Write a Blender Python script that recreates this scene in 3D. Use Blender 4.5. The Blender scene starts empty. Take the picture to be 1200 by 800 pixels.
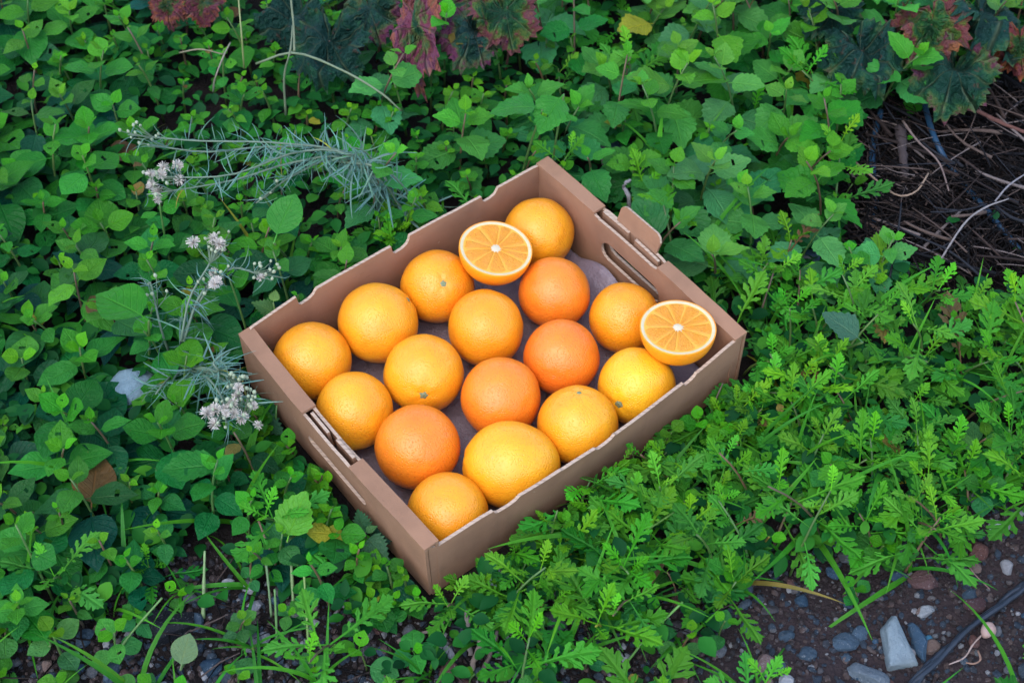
import bpy, bmesh, math, random
from mathutils import Vector, Matrix, Euler, noise
R = math.radians
rnd = random.Random(11)
scene = bpy.context.scene
col = scene.collection

# ------------------------------------------------------------------ camera, sky, sun, exposure
PITCH, FPX = R(51.97), 1750.0
CAM = Vector((0.0193, -0.9276, 1.2646))
cd = bpy.data.cameras.new('camera'); cam = bpy.data.objects.new('camera', cd); col.objects.link(cam)
cam.location = CAM; cam.rotation_euler = (math.pi / 2 - PITCH, 0, 0)
cd.sensor_width = 36; cd.lens = FPX / 1200 * 36; cd.clip_start = 0.02; cd.clip_end = 200
cd.dof.use_dof = True; cd.dof.focus_distance = 1.47; cd.dof.aperture_fstop = 9
scene.camera = cam
SUN_EL, SUN_AZ = R(60), R(-150)        # azimuth measured from +Y towards +X: soft light from over the photographer's left shoulder
w = bpy.data.worlds.new('World'); scene.world = w; w.use_nodes = True
nt = w.node_tree; sky = nt.nodes.new('ShaderNodeTexSky'); sky.sky_type = 'NISHITA'; sky.sun_disc = False
sky.sun_elevation = SUN_EL; sky.sun_rotation = SUN_AZ
bg = nt.nodes['Background']; bg.inputs[1].default_value = 0.15
nt.links.new(sky.outputs[0], bg.inputs[0])
sd = bpy.data.lights.new('sun', 'SUN'); sun = bpy.data.objects.new('sun', sd); col.objects.link(sun)
sd.energy = 0.6; sd.angle = R(60); sd.color = (1.0, 0.97, 0.93)
S = Vector((math.sin(SUN_AZ) * math.cos(SUN_EL), math.cos(SUN_AZ) * math.cos(SUN_EL), math.sin(SUN_EL)))
sun.rotation_euler = S.to_track_quat('Z', 'Y').to_euler(); sun.location = S * 5
vs = scene.view_settings; vs.view_transform = 'Standard'; vs.look = 'None'; vs.gamma = 1; vs.use_curve_mapping = False
vs.exposure = 1.65
cy = scene.cycles; cy.use_denoising = True; cy.max_bounces = 6; cy.diffuse_bounces = 3; cy.transmission_bounces = 3; cy.glossy_bounces = 2; cy.use_adaptive_sampling = True; cy.adaptive_threshold = 0.02
cy.caustics_reflective = False; cy.caustics_refractive = False

# ------------------------------------------------------------------ geometry of the view (used only to place things at their real spots)
FW = Vector((0, math.cos(PITCH), -math.sin(PITCH))); UP = Vector((0, math.sin(PITCH), math.cos(PITCH))); RT = Vector((1, 0, 0))
def at(px, py, z=0.0):
    d = FW + RT * ((px - 600) / FPX) + UP * ((400 - py) / FPX)
    return CAM + d * ((z - CAM.z) / d.z)
def px_of(p):
    q = Vector(p) - CAM; k = q.dot(FW)
    return 600 + FPX * q.dot(RT) / k, 400 - FPX * q.dot(UP) / k
def m_per_px(p): return (Vector(p) - CAM).dot(FW) / FPX
YAW, L, W, H = R(38.4), 0.40, 0.3154, 0.0926
BU = Vector((math.cos(YAW), math.sin(YAW), 0)); BV = Vector((-math.sin(YAW), math.cos(YAW), 0))
def to_box(p): p = Vector(p); return p.dot(BU), p.dot(BV)
def box_gap(p):                      # distance outside the box footprint, negative inside
    u, v = to_box(p); du, dv = abs(u) - L / 2, abs(v) - W / 2
    if du < 0 and dv < 0: return max(du, dv)
    return math.hypot(max(du, 0), max(dv, 0))
def in_front(p):                     # on the camera's side of the box
    u, v = to_box(p); return v < -W / 2 or u < -L / 2
def soil_z(x, y):
    g = 0.007 * noise.noise((x * 5, y * 5, 0.3)) + 0.003 * noise.noise((x * 17, y * 17, 2.1))
    k = min(1, max(0, box_gap((x, y, 0)) / 0.06)); return g * k - 0.002

# ------------------------------------------------------------------ helpers
def mesh(name, verts, faces, mats=(), uvs=None, smooth=True, mi=None):
    me = bpy.data.meshes.new(name); me.from_pydata([tuple(v) for v in verts], [], faces)
    for m in mats: me.materials.append(m)
    if uvs:
        lay = me.uv_layers.new(name='uv'); buf = [0.0] * (2 * len(me.loops)); vi = [0] * len(me.loops)
        me.loops.foreach_get('vertex_index', vi)
        for i, v in enumerate(vi): buf[2 * i], buf[2 * i + 1] = uvs[v]
        lay.data.foreach_set('uv', buf)
    if smooth: me.polygons.foreach_set('use_smooth', [True] * len(me.polygons))
    if mi: me.polygons.foreach_set('material_index', mi)
    me.update(); return me
def put(name, me, parent=None, loc=None):
    o = bpy.data.objects.new(name, me); col.objects.link(o)
    if parent is not None: o.parent = parent
    if loc is not None: o.location = loc
    return o
def tag(o, label=None, cat=None, group=None, kind=None):
    if label: o['label'] = label
    if cat: o['category'] = cat
    if group: o['group'] = group
    if kind: o['kind'] = kind
    return o
def empty(name, loc, label=None, cat=None, group=None):
    o = put(name, None, None, loc); o.empty_display_size = 0.02
    return tag(o, label, cat, group)
def tube(pts, rads, n=6, cap=True, uvs=None):
    V, F = [], []; pts = [Vector(p) for p in pts]
    ref = Vector((0.31, 0.17, 0.93))
    for i, p in enumerate(pts):
        t = (pts[min(i + 1, len(pts) - 1)] - pts[max(i - 1, 0)]).normalized()
        a = t.cross(ref)
        if a.length < 1e-3: a = t.cross(Vector((1, 0, 0)))
        a.normalize(); b = t.cross(a)
        for k in range(n):
            q = 2 * math.pi * k / n; V.append(p + (a * math.cos(q) + b * math.sin(q)) * rads[i])
    for i in range(len(pts) - 1):
        for k in range(n):
            F.append((i * n + k, i * n + (k + 1) % n, (i + 1) * n + (k + 1) % n, (i + 1) * n + k))
    if cap: F.append(tuple(range(n - 1, -1, -1))); F.append(tuple(range((len(pts) - 1) * n, len(pts) * n)))
    return V, F
def spline(ctrl, n):
    ctrl = [Vector(c) for c in ctrl]; P = [ctrl[0] * 2 - ctrl[1]] + ctrl + [ctrl[-1] * 2 - ctrl[-2]]; out = []
    segs = len(ctrl) - 1
    for i in range(n):
        x = i / (n - 1) * segs; k = min(int(x), segs - 1); t = x - k; a, b, c, d = P[k:k + 4]
        out.append(0.5 * ((2 * b) + (c - a) * t + (2 * a - 5 * b + 4 * c - d) * t * t + (3 * b - a - 3 * c + d) * t ** 3))
    return out

# ------------------------------------------------------------------ materials
class NT:
    def __init__(s, name):
        s.m = bpy.data.materials.new(name); s.m.use_nodes = True; s.t = s.m.node_tree; s.p = s.t.nodes['Principled BSDF']; s.out = s.t.nodes['Material Output']
    def n(s, kind, **kw):
        nd = s.t.nodes.new(kind)
        for k, v in kw.items():
            if k.startswith('i_'): nd.inputs[k[2:].replace('_', ' ')].default_value = v
            else: setattr(nd, k, v)
        return nd
    def l(s, a, b): s.t.links.new(a, b)
    def noise(s, vec, scale, detail=4, rough=0.55):
        nd = s.n('ShaderNodeTexNoise'); nd.inputs['Scale'].default_value = scale; nd.inputs['Detail'].default_value = detail; nd.inputs['Roughness'].default_value = rough
        if vec is not None: s.l(vec, nd.inputs['Vector'])
        return nd.outputs['Fac']
    def ramp(s, fac, stops):
        nd = s.n('ShaderNodeValToRGB'); e = nd.color_ramp.elements
        while len(e) < len(stops): e.new(0.5)
        for i, (p, c) in enumerate(stops): e[i].position = p; e[i].color = c if len(c) == 4 else (*c, 1)
        s.l(fac, nd.inputs[0]); return nd.outputs[0]
    def math(s, op, a, b=None, c=None, clamp=False):
        nd = s.n('ShaderNodeMath', operation=op, use_clamp=clamp)
        for i, x in enumerate((a, b, c)):
            if x is None: continue
            if isinstance(x, (int, float)): nd.inputs[i].default_value = x
            else: s.l(x, nd.inputs[i])
        return nd.outputs[0]
    def mix(s, fac, a, b, mode='MIX'):
        nd = s.n('ShaderNodeMix', data_type='RGBA', blend_type=mode)
        for i, x in ((0, fac), (6, a), (7, b)):
            if isinstance(x, (int, float)): nd.inputs[i].default_value = x
            elif isinstance(x, tuple): nd.inputs[i].default_value = x if len(x) == 4 else (*x, 1)
            else: s.l(x, nd.inputs[i])
        return nd.outputs[2]
    def bump(s, h, strength=0.3, dist=0.001):
        nd = s.n('ShaderNodeBump'); nd.inputs['Strength'].default_value = strength; nd.inputs['Distance'].default_value = dist
        s.l(h, nd.inputs['Height']); s.l(nd.outputs[0], s.p.inputs['Normal']); return nd
    def base(s, c):
        if isinstance(c, tuple): s.p.inputs['Base Color'].default_value = (*c, 1)
        else: s.l(c, s.p.inputs['Base Color'])
    def rough(s, r): s.p.inputs['Roughness'].default_value = r
def obj_coord(M): return M.n('ShaderNodeTexCoord').outputs['Object']

def leaf_material(name, rough=0.42, veins=7.0, slant=0.35, vein_gain=0.5, trans=0.25, pale_back=0.25):
    M = NT(name); oi = M.n('ShaderNodeObjectInfo'); tc = M.n('ShaderNodeTexCoord')
    sep = M.n('ShaderNodeSeparateXYZ'); M.l(tc.outputs['UV'], sep.inputs[0]); u, v = sep.outputs[0], sep.outputs[1]
    d = M.math('ABSOLUTE', M.math('MULTIPLY_ADD', u, 2.0, -1.0))
    mid = M.math('SUBTRACT', 1.0, M.math('DIVIDE', d, 0.07), clamp=True)
    s = M.math('FRACT', M.math('MULTIPLY', M.math('SUBTRACT', v, M.math('MULTIPLY', d, slant)), veins))
    side = M.math('SUBTRACT', 1.0, M.math('DIVIDE', M.math('ABSOLUTE', M.math('SUBTRACT', s, 0.5)), 0.10), clamp=True)
    vein = M.math('MAXIMUM', mid, M.math('MULTIPLY', side, 0.6))
    n1 = M.noise(tc.outputs['Object'], 2.2, 3); offs = M.n('ShaderNodeVectorMath', operation='ADD'); M.l(tc.outputs['Object'], offs.inputs[0])
    cmb = M.n('ShaderNodeCombineXYZ'); M.l(M.math('MULTIPLY', oi.outputs['Random'], 37.0), cmb.inputs[0]); M.l(cmb.outputs[0], offs.inputs[1])
    n2 = M.noise(offs.outputs[0], 5.0, 3)
    c = M.mix(M.math('MULTIPLY', M.math('SUBTRACT', n2, 0.3, clamp=True), 0.8), oi.outputs['Color'], (0.45, 0.7, 0.8), 'MULTIPLY')
    c = M.mix(M.math('MULTIPLY', vein, vein_gain), c, M.mix(1.0, c, (2.2, 1.7, 1.5), 'MULTIPLY'))
    spot = M.math('GREATER_THAN', M.noise(offs.outputs[0], 14.0, 2), 0.73)
    c = M.mix(M.math('MULTIPLY', spot, 0.45), c, (0.14, 0.13, 0.03))
    bf = M.n('ShaderNodeNewGeometry').outputs['Backfacing']
    c = M.mix(M.math('MULTIPLY', bf, pale_back), c, (0.08, 0.20, 0.08))
    M.base(c); M.rough(rough); M.p.inputs['Specular IOR Level'].default_value = 0.15
    h = M.math('ADD', M.math('MULTIPLY', vein, -0.8), M.math('MULTIPLY', M.noise(offs.outputs[0], 9.0, 2), 0.35)); M.bump(h, 0.45, 0.016)
    tr = M.n('ShaderNodeBsdfTranslucent'); M.l(M.mix(1.0, c, (1.25, 1.3, 0.5), 'MULTIPLY'), tr.inputs[0])
    mx = M.n('ShaderNodeMixShader'); mx.inputs[0].default_value = trans
    M.l(M.p.outputs[0], mx.inputs[1]); M.l(tr.outputs[0], mx.inputs[2]); M.l(mx.outputs[0], M.out.inputs[0]); return M.m
LEAF = leaf_material('leaf_blade'); FEATHER = leaf_material('lobed_leaf_blade', 0.5, 6, 0.5, 0.22); GRASSM = leaf_material('grass_blade', 0.42, 0.01, 0, 0.25)
GREYLEAF = leaf_material('grey_leaf', 0.6, 0.01, 0, 0.15, 0.12, 0.2)
def stem_material():
    M = NT('stem'); oi = M.n('ShaderNodeObjectInfo'); M.base(M.mix(M.noise(obj_coord(M), 60), oi.outputs['Color'], (0.6, 0.6, 0.5), 'MULTIPLY')); M.rough(0.5); return M.m
STEM = stem_material()
def cover_material():
    M = NT('ground_cover_leaf'); g = M.n('ShaderNodeNewGeometry').outputs['Random Per Island']
    M.base(M.ramp(g, [(0, (0.002, 0.034, 0.008)), (0.5, (0.004, 0.062, 0.010)), (0.85, (0.012, 0.11, 0.010)), (1, (0.04, 0.17, 0.010))])); M.rough(0.65); M.p.inputs['Specular IOR Level'].default_value = 0.12; return M.m
COVER = cover_material()
def vine_material():
    M = NT('vine_leaf_blade'); oi = M.n('ShaderNodeObjectInfo'); tc = M.n('ShaderNodeTexCoord'); sep = M.n('ShaderNodeSeparateXYZ'); M.l(tc.outputs['UV'], sep.inputs[0])
    cmb = M.n('ShaderNodeCombineXYZ'); M.l(M.math('MULTIPLY', oi.outputs['Random'], 53.0), cmb.inputs[2])
    ad = M.n('ShaderNodeVectorMath', operation='ADD'); M.l(tc.outputs['Object'], ad.inputs[0]); M.l(cmb.outputs[0], ad.inputs[1]); v = ad.outputs[0]
    n = M.noise(v, 2.6, 5, 0.6); n2 = M.noise(v, 7.0, 4)
    e = M.math('ADD', M.math('MULTIPLY', sep.outputs[1], 0.62), M.math('MULTIPLY', M.math('SUBTRACT', n, 0.5), 1.5))
    e = M.math('ADD', e, M.math('MULTIPLY', M.math('SUBTRACT', oi.outputs['Alpha'], 0.62), 0.8))
    c = M.ramp(e, [(0.12, (0.004, 0.030, 0.018)), (0.36, (0.010, 0.055, 0.020)), (0.50, (0.05, 0.08, 0.02)), (0.62, (0.09, 0.022, 0.035)), (0.76, (0.075, 0.028, 0.045)), (0.92, (0.13, 0.05, 0.028))])
    c = M.mix(0.55, c, M.mix(1.0, c, oi.outputs['Color'], 'MULTIPLY'))
    vein = M.math('SUBTRACT', 1.0, M.math('DIVIDE', M.math('ABSOLUTE', M.math('SUBTRACT', M.math('FRACT', M.math('MULTIPLY', sep.outputs[0], 9.0)), 0.5)), 0.09), clamp=True)
    c = M.mix(M.math('MULTIPLY', vein, 0.35), c, (0.12, 0.13, 0.06)); c = M.mix(M.math('MULTIPLY', M.math('GREATER_THAN', n2, 0.64), 0.5), c, (0.07, 0.03, 0.02))
    M.base(c); M.rough(0.6); M.p.inputs['Specular IOR Level'].default_value = 0.2; M.bump(M.math('ADD', M.math('MULTIPLY', vein, -1.0), M.math('MULTIPLY', n2, 1.2)), 0.6, 0.03); return M.m
VINE = vine_material()
def cardboard(name, edge=False, tone=(0.320, 0.166, 0.095)):
    M = NT(name); c = obj_coord(M); mp = M.n('ShaderNodeMapping'); mp.inputs['Scale'].default_value = (1, 1, 0.08); M.l(c, mp.inputs[0])
    fib = M.noise(c, 900, 3, 0.7); big = M.noise(c, 22, 4); flute = M.noise(mp.outputs[0], 260, 2)
    col_ = M.mix(M.math('MULTIPLY', fib, 0.35), tone, tuple(x * 0.62 for x in tone)); col_ = M.mix(M.math('MULTIPLY', M.math('SUBTRACT', big, 0.42, clamp=True), 2.6, clamp=True), col_, tuple(x * 0.66 for x in tone)); col_ = M.mix(M.math('MULTIPLY', M.math('SUBTRACT', M.noise(c, 7, 3), 0.5, clamp=True), 2.0, clamp=True), col_, tuple(x * 1.22 for x in tone))
    st = M.n('ShaderNodeMapping'); st.inputs['Scale'].default_value = (1, 1, 9); M.l(c, st.inputs[0]); col_ = M.mix(M.math('MULTIPLY', M.math('GREATER_THAN', M.noise(st.outputs[0], 34, 4, .7), 0.66), 0.3), col_, tuple(x * 0.5 for x in tone))
    scuff = M.math('GREATER_THAN', M.noise(c, 160, 5, 0.7), 0.685); col_ = M.mix(M.math('MULTIPLY', scuff, 0.35), col_, (0.55, 0.42, 0.31))
    if edge:
        wv = M.n('ShaderNodeTexWave', wave_type='BANDS', bands_direction='DIAGONAL'); wv.inputs['Scale'].default_value = 95; wv.inputs['Distortion'].default_value = 2.5; wv.inputs['Detail'].default_value = 2; M.l(c, wv.inputs[0])
        col_ = M.mix(M.math('MULTIPLY', M.math('LESS_THAN', wv.outputs['Fac'], 0.2), M.math('MULTIPLY', M.math('SUBTRACT', M.noise(c, 45, 4), .3, clamp=True), 1.6)), M.mix(fib, (0.50, 0.37, 0.27), (0.38, 0.26, 0.18)), (0.16, 0.10, 0.07))
    M.base(col_); M.rough(0.82); M.p.inputs['Specular IOR Level'].default_value = 0.25
    M.bump(M.math('ADD', M.math('MULTIPLY', flute, 0.8), fib), 0.3, 0.0012); return M.m
CARD, CARD_EDGE = cardboard('kraft_cardboard'), cardboard('corrugated_cut_edge', True)
def liner_material():
    M = NT('liner_paper'); c = obj_coord(M); n = M.noise(c, 30, 5); M.base(M.mix(n, (0.15, 0.11, 0.13), (0.25, 0.20, 0.215))); M.rough(0.5); M.bump(M.math('ADD', M.noise(c, 40, 5, .7), M.math('ABSOLUTE', M.math('SUBTRACT', M.noise(c, 16, 3), .5))), 0.9, 0.006); return M.m
LINER = liner_material()
def peel_material():
    M = NT('orange_peel'); oi = M.n('ShaderNodeObjectInfo'); c = obj_coord(M)
    cmb = M.n('ShaderNodeCombineXYZ'); M.l(M.math('MULTIPLY', oi.outputs['Random'], 11.0), cmb.inputs[0])
    ad = M.n('ShaderNodeVectorMath', operation='ADD'); M.l(c, ad.inputs[0]); M.l(cmb.outputs[0], ad.inputs[1]); v = ad.outputs[0]
    big = M.noise(v, 26, 3); vo = M.n('ShaderNodeTexVoronoi'); vo.inputs['Scale'].default_value = 430; M.l(v, vo.inputs['Vector'])
    pore = M.math('SUBTRACT', 1.0, M.math('MULTIPLY', vo.outputs['Distance'], 2.2), clamp=True)
    k = M.mix(M.math('MULTIPLY', M.math('SUBTRACT', big, 0.38, clamp=True), 2.0, clamp=True), oi.outputs['Color'], (1.02, 1.30, 1.1), 'MULTIPLY')
    k = M.mix(M.math('MULTIPLY', M.math('SUBTRACT', M.noise(v, 48, 4, .65), 0.5, clamp=True), 1.6, clamp=True), k, M.mix(1.0, k, (0.95, 0.72, 0.7), 'MULTIPLY'))
    k = M.mix(M.math('MULTIPLY', M.math('SUBTRACT', M.noise(v, 75, 6, .75), 0.63, clamp=True), 3.0, clamp=True), k, (0.62, 0.33, 0.13))
    k = M.mix(M.math('MULTIPLY', pore, 0.3), k, M.mix(1.0, k, (0.80, 0.62, 0.5), 'MULTIPLY'))
    sc = M.math('GREATER_THAN', M.noise(v, 120, 5, 0.7), 0.71); k = M.mix(M.math('MULTIPLY', sc, 0.4), k, (0.50, 0.30, 0.10))
    dk = M.math('GREATER_THAN', M.noise(v, 95, 2), 0.80); k = M.mix(M.math('MULTIPLY', dk, 0.8), k, (0.16, 0.09, 0.02))
    M.base(k); M.rough(0.34); M.p.inputs['Specular IOR Level'].default_value = 0.5
    M.p.inputs['Subsurface Weight'].default_value = 0.05; M.p.inputs['Subsurface Radius'].default_value = (1.0, 0.35, 0.08); M.p.inputs['Subsurface Scale'].default_value = 0.004
    M.bump(M.math('ADD', M.math('MULTIPLY', pore, -1.0), M.math('MULTIPLY', M.noise(v, 130, 3), 1.2)), 0.42, 0.0010); return M.m
PEEL = peel_material()
def simple(name, c1, c2, scale=60, rough=0.6, bump=0.2, dist=0.001, spec=0.4, sss=0):
    M = NT(name); c = obj_coord(M); n = M.noise(c, scale, 5, 0.6); M.base(M.mix(n, c1, c2)); M.rough(rough); M.p.inputs['Specular IOR Level'].default_value = spec
    if bump: M.bump(n, bump, dist)
    if sss: M.p.inputs['Subsurface Weight'].default_value = sss; M.p.inputs['Subsurface Radius'].default_value = (1, .6, .3); M.p.inputs['Subsurface Scale'].default_value = 0.003
    return M.m
PITH = simple('orange_pith', (0.62, 0.53, 0.34), (0.58, 0.46, 0.24), 300, 0.55, 0.3, 0.0006, 0.4, 0.2)
CORE = simple('orange_core', (0.60, 0.55, 0.46), (0.62, 0.45, 0.22), 500, 0.6, 0.6, 0.001)
MEMBR = simple('orange_membrane', (0.82, 0.40, 0.05), (0.80, 0.34, 0.025), 200, 0.4, 0)
CALYX = simple('calyx', (0.10, 0.16, 0.06), (0.30, 0.30, 0.17), 900, 0.7, 0.6, 0.001)
def flesh_material():
    M = NT('orange_flesh'); tc = M.n('ShaderNodeTexCoord'); mp = M.n('ShaderNodeMapping'); mp.inputs['Scale'].default_value = (9, 6.0, 1); M.l(tc.outputs['UV'], mp.inputs[0])
    n = M.noise(mp.outputs[0], 1.6, 4, 0.6); c = M.ramp(n, [(0.3, (0.68, 0.20, 0.005)), (0.52, (0.75, 0.275, 0.009)), (0.72, (0.81, 0.38, 0.03))])
    sp = M.n('ShaderNodeSeparateXYZ'); M.l(tc.outputs['UV'], sp.inputs[0]); ed = M.math('POWER', M.math('ABSOLUTE', M.math('MULTIPLY_ADD', M.math('FRACT', sp.outputs[0]), 2.0, -1.0)), 5.0)
    M.base(M.mix(M.math('MULTIPLY', M.math('MULTIPLY', ed, n), 0.8, clamp=True), c, (0.87, 0.46, 0.06))); M.rough(0.16)
    M.p.inputs['Subsurface Weight'].default_value = 0.25; M.p.inputs['Subsurface Radius'].default_value = (1, .4, .08); M.p.inputs['Subsurface Scale'].default_value = 0.004
    M.bump(n, 0.6, 0.003); return M.m
FLESH = flesh_material()
def soil_material():
    M = NT('soil'); g = M.n('ShaderNodeNewGeometry').outputs['Position']; n = M.noise(g, 24, 6, 0.65); f = M.noise(g, 160, 5, 0.7)
    dark = M.mix(n, (0.008, 0.007, 0.007), (0.026, 0.019, 0.017)); red = M.mix(f, (0.014, 0.011, 0.012), (0.066, 0.047, 0.048))
    sep = M.n('ShaderNodeSeparateXYZ'); M.l(g, sep.inputs[0])
    k = M.math('ADD', M.math('MULTIPLY', sep.outputs[1], -3.4), M.math('MULTIPLY', M.math('SUBTRACT', M.noise(g, 5, 3), 0.5), 1.4)); k = M.math('ADD', k, M.math('MULTIPLY', sep.outputs[0], 1.5)); k = M.math('SUBTRACT', k, 0.85, clamp=True)
    M.base(M.mix(M.math('MULTIPLY', k, 1.6, clamp=True), dark, red)); M.rough(0.95); M.p.inputs['Specular IOR Level'].default_value = 0.12
    M.bump(M.math('ADD', n, M.math('MULTIPLY', f, 0.6)), 1.0, 0.010); return M.m
SOIL = soil_material()
def stone_material(island=False):
    M = NT('gravel_stone' if island else 'stone'); g = M.n('ShaderNodeNewGeometry').outputs; p = g['Position']; n = M.noise(p, 90, 6, 0.65); f = M.noise(p, 420, 4, 0.7)
    if island: c = M.ramp(g['Random Per Island'], [(0, (0.022, 0.034, 0.05)), (0.25, (0.035, 0.05, 0.068)), (0.42, (0.028, 0.022, 0.022)), (0.72, (0.055, 0.038, 0.036)), (0.88, (0.095, 0.065, 0.056)), (0.95, (0.12, 0.125, 0.13)), (1, (0.32, 0.31, 0.31))])
    else: c = M.n('ShaderNodeObjectInfo').outputs['Color']
    c = M.mix(M.math('MULTIPLY', n, 0.8), c, M.mix(1.0, c, (0.5, 0.5, 0.52), 'MULTIPLY')); c = M.mix(M.math('MULTIPLY', M.math('GREATER_THAN', f, 0.62), 0.25), c, (0.42, 0.42, 0.42))
    M.base(c); M.rough(0.7); M.p.inputs['Specular IOR Level'].default_value = 0.25; M.bump(M.math('ADD', n, M.math('MULTIPLY', f, 0.5)), 0.9, 0.004); return M.m
STONE, GRAVEL = stone_material(), stone_material(True)
def wood_material(name='dry_wood', island=False):
    M = NT(name); c = M.n('ShaderNodeNewGeometry').outputs; n = M.noise(c['Position'], 240, 4)
    k = M.ramp(c['Random Per Island'], [(0, (0.004, 0.004, 0.004)), (0.6, (0.013, 0.011, 0.011)), (0.88, (0.04, 0.03, 0.026)), (1, (0.13, 0.10, 0.09))]) if island else M.n('ShaderNodeObjectInfo').outputs['Color']
    M.base(M.mix(n, k, M.mix(1.0, k, (0.45, 0.42, 0.4), 'MULTIPLY'))); M.rough(0.85); M.p.inputs['Specular IOR Level'].default_value = 0.1; M.bump(n, 0.6, 0.002); return M.m
WOOD, STRAW = wood_material(), wood_material('straw', True)
HOSE = simple('dark_blue_hose', (0.012, 0.028, 0.05), (0.022, 0.045, 0.075), 70, 0.42, 0.25, 0.001)
HOSE_BLUE = simple('blue_tubing', (0.006, 0.03, 0.065), (0.012, 0.045, 0.085), 70, 0.5, 0.25, 0.001)
CABLE = simple('black_strip', (0.012, 0.016, 0.024), (0.03, 0.038, 0.052), 120, 0.38, 0.5, 0.002)
FLUFF = simple('white_fluff', (0.62, 0.59, 0.52), (0.52, 0.43, 0.37), 300, 0.8, 0)
BUD = simple('green_bud', (0.20, 0.26, 0.16), (0.40, 0.42, 0.28), 400, 0.6, 0)
PLASTIC = simple('pale_plastic', (0.18, 0.30, 0.42), (0.5, 0.56, 0.62), 40, 0.18, 0.2, 0.002, 0.6)

# ------------------------------------------------------------------ the ground
def axis(lo, hi, step, far, a):
    s = [lo + (hi - lo) * i / round((hi - lo) / step) for i in range(round((hi - lo) / step) + 1)]
    e = [0.03, 0.08, 0.18, 0.4, 0.9, 2, 5, 12, far]; return [lo - x for x in reversed(e)] + s + [hi + x for x in e]
xs, ys = axis(-1.0, 1.0, 0.0125, 40, 0), axis(-0.6, 1.0, 0.0125, 40, 0)
V = [(x, y, soil_z(x, y)) for y in ys for x in xs]; nx = len(xs)
F = [(j * nx + i, j * nx + i + 1, (j + 1) * nx + i + 1, (j + 1) * nx + i) for j in range(len(ys) - 1) for i in range(nx - 1)]
tag(put('ground', mesh('ground', V, F, [SOIL])), kind='structure', label='dark damp garden soil strewn with gravel')

# ------------------------------------------------------------------ the cardboard box
def panel(name, parent, outline, holes, o, ex, ey, th, bend=None, mats=None):
    """A sheet cut to a 2-D outline with holes, th thick along ex x ey, its cut edges in the corrugated material."""
    o, ex, ey = Vector(o), Vector(ex), Vector(ey); nrm = ex.cross(ey).normalized()
    bm = bmesh.new(); edges = []
    for loop in [outline] + holes:
        vs_ = [bm.verts.new((x, y, 0)) for x, y in loop]
        edges += [bm.edges.new((vs_[i], vs_[(i + 1) % len(vs_)])) for i in range(len(vs_))]
    bmesh.ops.triangle_fill(bm, use_beauty=True, edges=edges, normal=(0, 0, 1))
    top = bm.faces[:]
    ret = bmesh.ops.extrude_face_region(bm, geom=top)
    for e in ret['geom']:
        if isinstance(e, bmesh.types.BMVert): e.co.z += th
    bmesh.ops.recalc_face_normals(bm, faces=bm.faces[:])
    for f in bm.faces: f.material_index = 1 if abs(f.normal.z) < 0.5 and abs(f.normal.x) < .97 else 0
    for v in bm.verts:
        p = o + ex * v.co.x + ey * v.co.y + nrm * v.co.z
        if bend: p = bend(p)
        v.co = p + Vector((noise.noise(p * 18), noise.noise(p * 18 + Vector((9, 0, 0))), noise.noise(p * 40 + Vector((0, 5, 0))) * .9)) * .0011
    bmesh.ops.recalc_face_normals(bm, faces=bm.faces[:])
    me = bpy.data.meshes.new(name); bm.to_mesh(me); bm.free()
    for m in (mats or (CARD, CARD_EDGE)): me.materials.append(m)
    return put(name, me, parent)
def dense(pts, step=0.012):
    out = []
    for i in range(len(pts)):
        a, b = pts[i], pts[(i + 1) % len(pts)]; d = math.dist(a, b); n = max(1, round(d / step))
        out += [(a[0] + (b[0] - a[0]) * k / n, a[1] + (b[1] - a[1]) * k / n) for k in range(n)]
    return out
def slot(cx, cz, ln, ht, n=7):
    r = ht / 2; pts = []
    for s, a0 in ((1, -90), (-1, 90)):
        for k in range(n): q = R(a0 + 180 * k / (n - 1)); pts.append((cx + s * (ln / 2 - r) + r * math.cos(q), cz + r * math.sin(q)))
    return pts
TH = 0.0032; TOPW = 0.0155
box = empty('cardboard_box', (0, 0, 0), 'open shallow brown cardboard box holding oranges among the weeds', 'box'); box.rotation_euler.z = YAW
panel('bottom', box, [(-L / 2 + .004, -W / 2 + .004), (L / 2 - .004, -W / 2 + .004), (L / 2 - .004, W / 2 - .004), (-L / 2 + .004, W / 2 - .004)], [], (0, 0, 0.0005), (1, 0, 0), (0, 1, 0), TH)
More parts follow.
